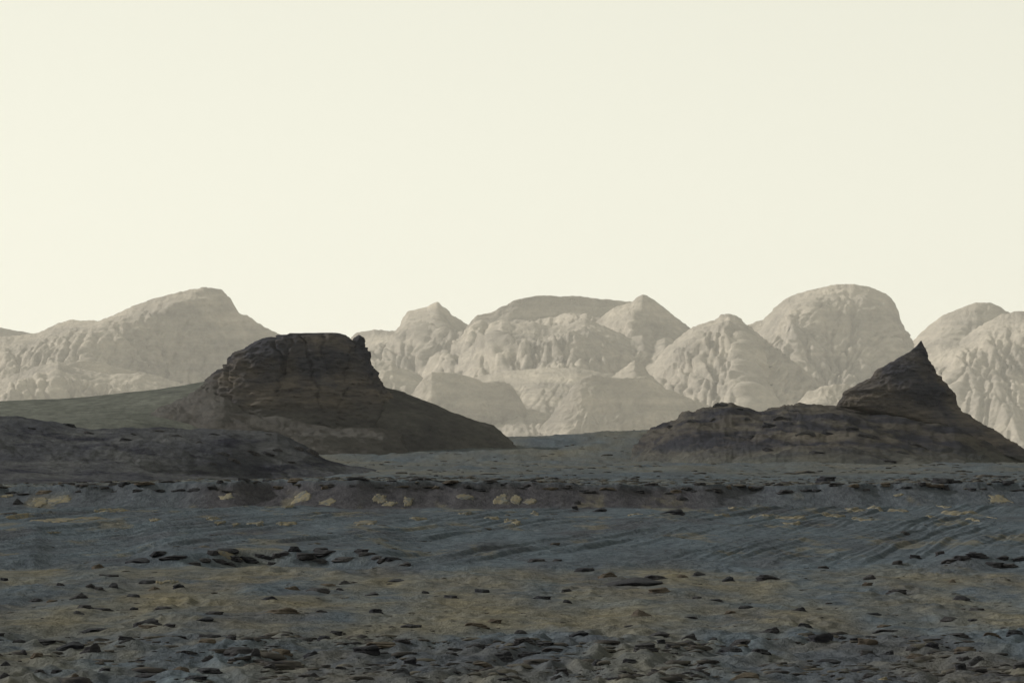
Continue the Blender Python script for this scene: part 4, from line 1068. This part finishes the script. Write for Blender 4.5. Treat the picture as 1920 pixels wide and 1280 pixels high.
# black ledge stones along the lip
def lip_place(px):
    for lim, t in ((150, 'at the left edge'), (330, 'above the largest layered outcrop'), (500, 'left of the two pale triangles'), (640, 'above the two pale triangles'), (820, 'above the pale pointed patch'),
                   (1010, 'above the brightest pale pair'), (1200, 'right of the brightest pale pair'), (1420, 'above the diagonal pale outcrop'), (1600, 'under the brown ridge'), (1740, 'above the bright oval outcrop')):
        if px < lim: return t
    return 'near the right edge'
px = -40.0
while px < 1930:
    w = rnd.uniform(14, 44)
    if rnd.random() < 0.85:
        place_rock(px, 0, w, rnd.uniform(3, 6.5), rnd.choice(['slab', 'slab', 'block', 'wedge']), 'd' if rnd.random() < 0.85 else 'b',
                   nth(lip_place(px)) + ' ledge stone from the left on the lip, ' + lip_place(px), 'ledge stones along the lip', dist=lip_dist(px) + rnd.uniform(-0.9, 0.5))
    px += w * rnd.uniform(0.55, 1.0)
# ledge stones of the low scarp, left of centre and at the right edge
for a, b, lab, g in ((262, 430, 'dark ledge stone from the left in the left third of the broken rock band', 'ledge stones left of centre'),
                     (430, 600, 'dark ledge stone from the left in the middle of the broken rock band', 'ledge stones left of centre'),
                     (600, 770, 'dark ledge stone from the left in the right third of the broken rock band', 'ledge stones left of centre'),
                     (1782, 1925, 'black ledge stone from the left in the rock band at the right edge', 'ledge stones at the right edge')):
    px = a
    while px < b:
        w = rnd.uniform(22, 62)
        place_rock(px, 0, w, rnd.uniform(5, 10), rnd.choice(['slab', 'slab', 'wedge']), 'd', nth(lab) + ' ' + lab, g, dist=scarp_dist(px) + rnd.uniform(-0.7, 0.5))
        px += w * rnd.uniform(0.35, 0.7)

# loose smaller stones that can still be told apart
n_left = max(0, 290 - len(ROCKS))
ZONE = [(1184, 1276, 'small stone lying among the bigger rocks of the bottom strip', 'small stones of the bottom strip', 0.62, (9, 22)),
        (1062, 1180, 'small stone scattered on the open sand of the middle plain', 'small stones of the middle plain', 0.38, (8, 17))]
for r0, r1, lab, g, share, (w0, w1) in ZONE:
    for _ in range(int(n_left * share)):
        w = rnd.uniform(w0, w1)
        place_rock(rnd.uniform(-5, 1925), rnd.uniform(r0, r1), w, w * rnd.uniform(0.18, 0.36), rnd.choice(['slab', 'slab', 'wedge', 'dome']),
                   rnd.choice('ddddb'), lab, g)

# dark rocks on the middle-distance slopes
from mathutils.bvhtree import BVHTree
def slope_rocks(hill, spots, label, group):
    me_ = hill.data
    co = np.empty(len(me_.vertices) * 3, np.float32); me_.vertices.foreach_get('co', co)
    V = co.reshape(-1, 3) + np.array(hill.location)
    bvh = BVHTree.FromPolygons(V.tolist(), [tuple(p.vertices) for p in me_.polygons])
    cam_p = Vector((0, 0, CZ))
    for px, row, w, h in sorted(spots):
        dvec = (Vector(at(px, row, 500.0)) - cam_p).normalized()
        hit = bvh.ray_cast(cam_p, dvec)[0]
        if hit is None: continue
        sc = hit.y / F
        kind = rnd.choice(['slab', 'slab', 'block', 'dome'])
        o = bpy.data.objects.new('rock', rock_mesh(kind, rnd.randrange(6), M_ROCK))
        W, H = w * sc, h * sc
        o.scale = (W * 1.15, W * 0.8, H * 1.3)
        o.location = (hit.x, hit.y + W * 0.25, hit.z + H * 0.02)
        o.rotation_euler = (0, rnd.uniform(0.05, 0.35), rnd.uniform(-0.4, 0.4))
        up = row < label[2]; lab = label[0] if up else label[1]
        col(o); tag(o, nth(lab) + ' dark rock from the left on the ' + lab, 'rock', group); ROCKS.append(o)
slope_rocks(HILL_NEAR, [(130, 799, 34, 8), (60, 805, 18, 6), (165, 813, 20, 7), (238, 826, 26, 7), (300, 809, 30, 6), (332, 818, 26, 6), (372, 830, 18, 6), (402, 815, 22, 5),
  (418, 853, 40, 10), (476, 852, 34, 11), (500, 853, 30, 10), (522, 846, 26, 9), (556, 842, 24, 9), (580, 848, 34, 12), (440, 866, 34, 9), (395, 869, 22, 6), (250, 815, 14, 5), (505, 815, 18, 5), (548, 868, 20, 6), (350, 803, 16, 5)],
  ('upper half of the dark far left slope', 'lower half of the dark far left slope', 822), 'dark rocks on the far left slope')
slope_rocks(HILL_RIDGE, [(1358, 762, 40, 9), (1385, 768, 22, 7), (1340, 787, 18, 6), (1402, 788, 26, 8), (1448, 800, 34, 10), (1468, 786, 30, 8), (1510, 814, 38, 11), (1556, 815, 30, 9), (1600, 806, 26, 8), (1628, 820, 44, 12),
  (1530, 850, 30, 8), (1662, 866, 40, 9), (1690, 850, 34, 8), (1580, 880, 24, 6), (1722, 838, 34, 10), (1445, 845, 30, 7), (1412, 820, 24, 7), (1300, 792, 24, 6), (1760, 868, 26, 6), (1490, 772, 22, 6), (1260, 800, 18, 5)],
  ('upper half of the brown ridge', 'lower half of the brown ridge', 812), 'dark rocks on the brown ridge')

# pebbles and chips nobody could count: one mesh
def rubble():
    rs = np.random.RandomState(3)
    shapes = [rock_verts(ICO1[0], np.random.RandomState(500 + k), ['slab', 'slab', 'block', 'dome'][k % 4]) for k in range(10)]
    T = ICO1[1]
    n = 15000
    zone = rs.choice(5, n, p=[0.42, 0.10, 0.08, 0.28, 0.12])
    px = rs.uniform(-120, 2040, n)
    d = np.where(zone == 0, rs.uniform(57, 76, n), np.where(zone == 1, 1 / rs.uniform(1 / 122., 1 / 76., n), np.where(zone == 2, rs.uniform(122, 205, n), 0)))
    X = (px - 960) / F * np.where(d > 0, d, 212)
    dl = zones(X, np.full(n, 212.0))[1]
    d = np.where(zone == 3, dl + np.abs(rs.normal(0, 26, n)) - 0.6, d)
    d = np.where(zone == 4, rs.uniform(300, 800, n), d)
    X = (px - 960) / F * d
    clump = perlin(X / 1.1, d / 6.0, 44.0)
    keep = (clump > rs.uniform(-0.25, 0.5, n)) | (zone >= 3)
    X, d, zone = X[keep], d[keep], zone[keep]
    Z = ground_h(X, d)
    VV, FF = [], []
    for i in range(len(X)):
        s = shapes[rs.randint(10)]
        w = np.exp(rs.normal(math.log(0.075 if zone[i] == 0 else 0.05 if zone[i] < 2 else (0.08 if zone[i] == 2 else 0.13 if zone[i] == 3 else 0.30)), 0.55))
        a = rs.uniform(0, 6.28); c, sn = math.cos(a), math.sin(a)
        h = w * rs.uniform(0.10, 0.28)
        V = s * np.array([w * 1.25, w * 0.9, h])
        V = np.stack([V[:, 0] * c - V[:, 1] * sn + X[i], V[:, 0] * sn + V[:, 1] * c + d[i], V[:, 2] + Z[i] + h * 0.10], -1)
        FF.append(T + len(VV) * len(s)); VV.append(V)
    org = np.array([0, 120.0, 0])
    me = mesh_from('rubble', np.concatenate(VV) - org, np.concatenate(FF), M_RUBBLE, False)
    o = col(bpy.data.objects.new('rubble', me)); o.location = org
    tag(o, 'small dark chips and pebbles littering the sand', 'rubble', kind='stuff')
rubble()

# ---------------------------------------------------------------- pale bedrock showing through the sand of the slope
OUT = [
 (200, 960, 62, 28, 'largest layered pale outcrop on the slope at the left'), (65, 950, 32, 15, 'pale slanted outcrop right of the round stone at the left edge'),
 (105, 944, 62, 20, 'layered brownish outcrop just under the lip at the left'), (95, 979, 84, 15, 'long pale outcrop on the ripples at the left'),
 (162, 974, 44, 9, 'pale patch at the right end of the long outcrop at the left'), (18, 974, 46, 11, 'pale outcrop at the left edge on the ripples'),
 (12, 934, 28, 7, 'thin pale outcrop at the left edge just under the lip'), (86, 997, 24, 12, 'pale angular slab alone on the ripples at the left'),
 (288, 977, 18, 6, 'small pale pair member right of the largest layered outcrop'), (395, 975, 24, 6, 'first small pale patch in a short row left of centre'),
 (408, 984, 16, 7, 'second small pale patch in a short row left of centre'), (438, 985, 14, 7, 'third small pale patch in a short row left of centre'),
 (472, 984, 30, 13, 'pale mound closing the short row of patches left of centre'), (425, 937, 28, 13, 'faint brown outcrop in the shaded slope left of the two triangles'),
 (537, 950, 28, 14, 'smaller pale triangle of the two side by side on the shaded slope'), (564, 942, 44, 20, 'larger pale triangle of the two side by side on the shaded slope'),
 (614, 947, 28, 12, 'pale crescent right of the two triangles on the shaded slope'), (711, 945, 26, 20, 'pale pointed patch on the shaded slope at centre left'),
 (728, 949, 28, 7, 'pale tail right of the pointed patch on the shaded slope'), (765, 948, 18, 17, 'small pale spike right of the pointed patch'),
 (871, 936, 34, 8, 'pale bar on the upper shaded slope at centre'), (870, 965, 28, 13, 'pale patch below the bar at centre'),
 (940, 946, 34, 18, 'broken pale outcrop left of the brightest pair at centre'), (920, 973, 28, 11, 'pale patch below the broken outcrop at centre'),
 (682, 984, 40, 11, 'pale-brown mound on the ripples below the pointed patch'), (780, 975, 44, 8, 'low pale rise on the ripples right of the pale-brown mound'),
 (538, 984, 32, 10, 'pale broken patch on the ripples below the two triangles'), (957, 978, 30, 6, 'thin pale streak under the brightest pair at centre'),
 (969, 945, 24, 18, 'upright member of the brightest pale pair at centre'), (994, 947, 36, 12, 'flat member of the brightest pale pair at centre'),
 (968, 985, 20, 9, 'small pale knob under the thin streak at centre'), (1003, 966, 20, 6, 'small pale fleck below the flat bright outcrop'),
 (1195, 964, 28, 14, 'faint pale patch between the dark stones right of centre'), (1357, 967, 34, 17, 'pale diagonal outcrop right of the longest slope stone'),
 (1378, 953, 16, 9, 'small pale outcrop above the diagonal one'), (1432, 967, 46, 11, 'first pale outcrop of the row on the right slope'),
 (1490, 973, 56, 9, 'broken pale strip of the row on the right slope'), (1492, 984, 24, 10, 'pale knob below the broken strip on the right slope'),
 (1570, 969, 42, 12, 'bright oval outcrop of the row on the right slope'), (1612, 958, 42, 13, 'pale patch up and right of the bright oval outcrop'),
 (1647, 955, 26, 13, 'small pale patch beside a dark stone on the right slope'), (1627, 975, 42, 6, 'thin brown-pale bar below the bright oval outcrop'),
 (1742, 968, 34, 6, 'pale bar under a dark overhang on the right slope'), (1692, 960, 46, 6, 'thin pale streak left of the broadest outcrop'),
 (1800, 964, 76, 19, 'broadest bright outcrop near the right edge'), (1780, 952, 26, 9, 'small pale cap above the broadest bright outcrop'),
 (1880, 943, 42, 13, 'pale outcrop at the right edge under the lip'), (1685, 931, 22, 6, 'small pale fleck just under the lip at the right'),
 (1836, 977, 20, 6, 'small pale fleck below the broadest bright outcrop'), (1868, 972, 16, 5, 'small pale fleck right and below the broadest outcrop'),
 (420, 1046, 58, 7, 'pale ledge top on the broken rock band left of centre'), (298, 1096, 40, 10, 'tan flat bedrock patch below the rock band at the left'),
]
def outcrop(px, row, w, h, label, seed):
    """low slab of bedrock: an irregular plate that stands a little proud of the sand; row = its lower edge"""
    rs = np.random.RandomState(seed)
    x0, y0, z0 = ground_hit(px, row)
    x1, y1, z1 = ground_hit(px, row - h)
    s = y0 / F
    W = w * s
    L = max(W * 0.5, min(y1 - y0, 4.5))
    L = min(L, max(0.6, (lip_dist(px) - 1.2 - y0) / 1.16)) if y0 > 150 else L
    n = 34
    u, v = np.meshgrid(np.linspace(-1, 1, n), np.linspace(-1, 1, n), indexing='ij')
    k = rs.randint(4, 7)
    a0 = rs.uniform(0, 6.28)
    r = np.zeros_like(u)
    for j in range(k):
        a = a0 + j * 6.283 / k + rs.uniform(-0.35, 0.35)
        r = np.maximum(r, (u * math.cos(a) + v * math.sin(a)) / rs.uniform(0.55, 0.85))
    X = x0 + u * W * 0.66
    Y = y0 + L * 0.5 + v * L * 0.66
    r = r + 0.34 * fbm(X / (W * 0.3), Y / (L * 0.3), seed * 1.7, 4, 0.65)
    lift = 0.008 + 0.012 * rs.rand()
    # plates: a few stepped beds
    bed = np.floor((fbm(X / (W * 0.6), Y / (L * 0.6), seed * 2.3, 2) + 1.5) * 3) / 3 - 0.5
    g = ground_h(X, Y)
    Z = g + lift * (1 - sstep(0.85, 1.05, r)) + 0.02 * bed * (1 - sstep(0.7, 1.0, r)) - 0.16 * sstep(0.9, 1.25, r)
    org = np.array([x0, y0 + L * 0.5, z0])
    V = (np.stack([X, Y, Z], -1) - org).reshape(-1, 3)
    me = mesh_from('bedrock_outcrop', V, grid_faces(n, n), M_OUTCROP)
    o = col(bpy.data.objects.new('bedrock_outcrop', me)); o.location = org
    tag(o, label, 'outcrop', 'pale bedrock outcrops on the slope')
for i, (px, row, w, h, lab) in enumerate(OUT):
    outcrop(px, row, w, h, lab, 40 + i)

# ---------------------------------------------------------------- dusty air
def haze():
    x, y0, y1, z0, z1 = 33500.0, -120.0, 26500.0, -40.0, 470.0
    V = [(sx * x, yy, zz) for zz in (z0, z1) for yy in (y0, y1) for sx in (-1, 1)]
    Fc = [(0, 2, 3, 1), (4, 5, 7, 6), (0, 1, 5, 4), (2, 6, 7, 3), (0, 4, 6, 2), (1, 3, 7, 5)]
    m = bpy.data.materials.new('dusty_air'); m.use_nodes = True
    n = m.node_tree.nodes; n.clear()
    out = n.new('ShaderNodeOutputMaterial'); pv = n.new('ShaderNodeVolumePrincipled')
    pv.inputs['Color'].default_value = (0.97, 0.96, 0.925, 1)
    pv.inputs['Density'].default_value = 1.95e-5
    pv.inputs['Anisotropy'].default_value = 0.2
    m.node_tree.links.new(pv.outputs['Volume'], out.inputs['Volume'])
    me = bpy.data.meshes.new('haze'); me.from_pydata(V, [], Fc); me.materials.append(m); me.update()
    o = col(bpy.data.objects.new('haze', me))
    tag(o, 'thin cream dust haze filling the air over the plain', 'haze', kind='stuff')
haze()
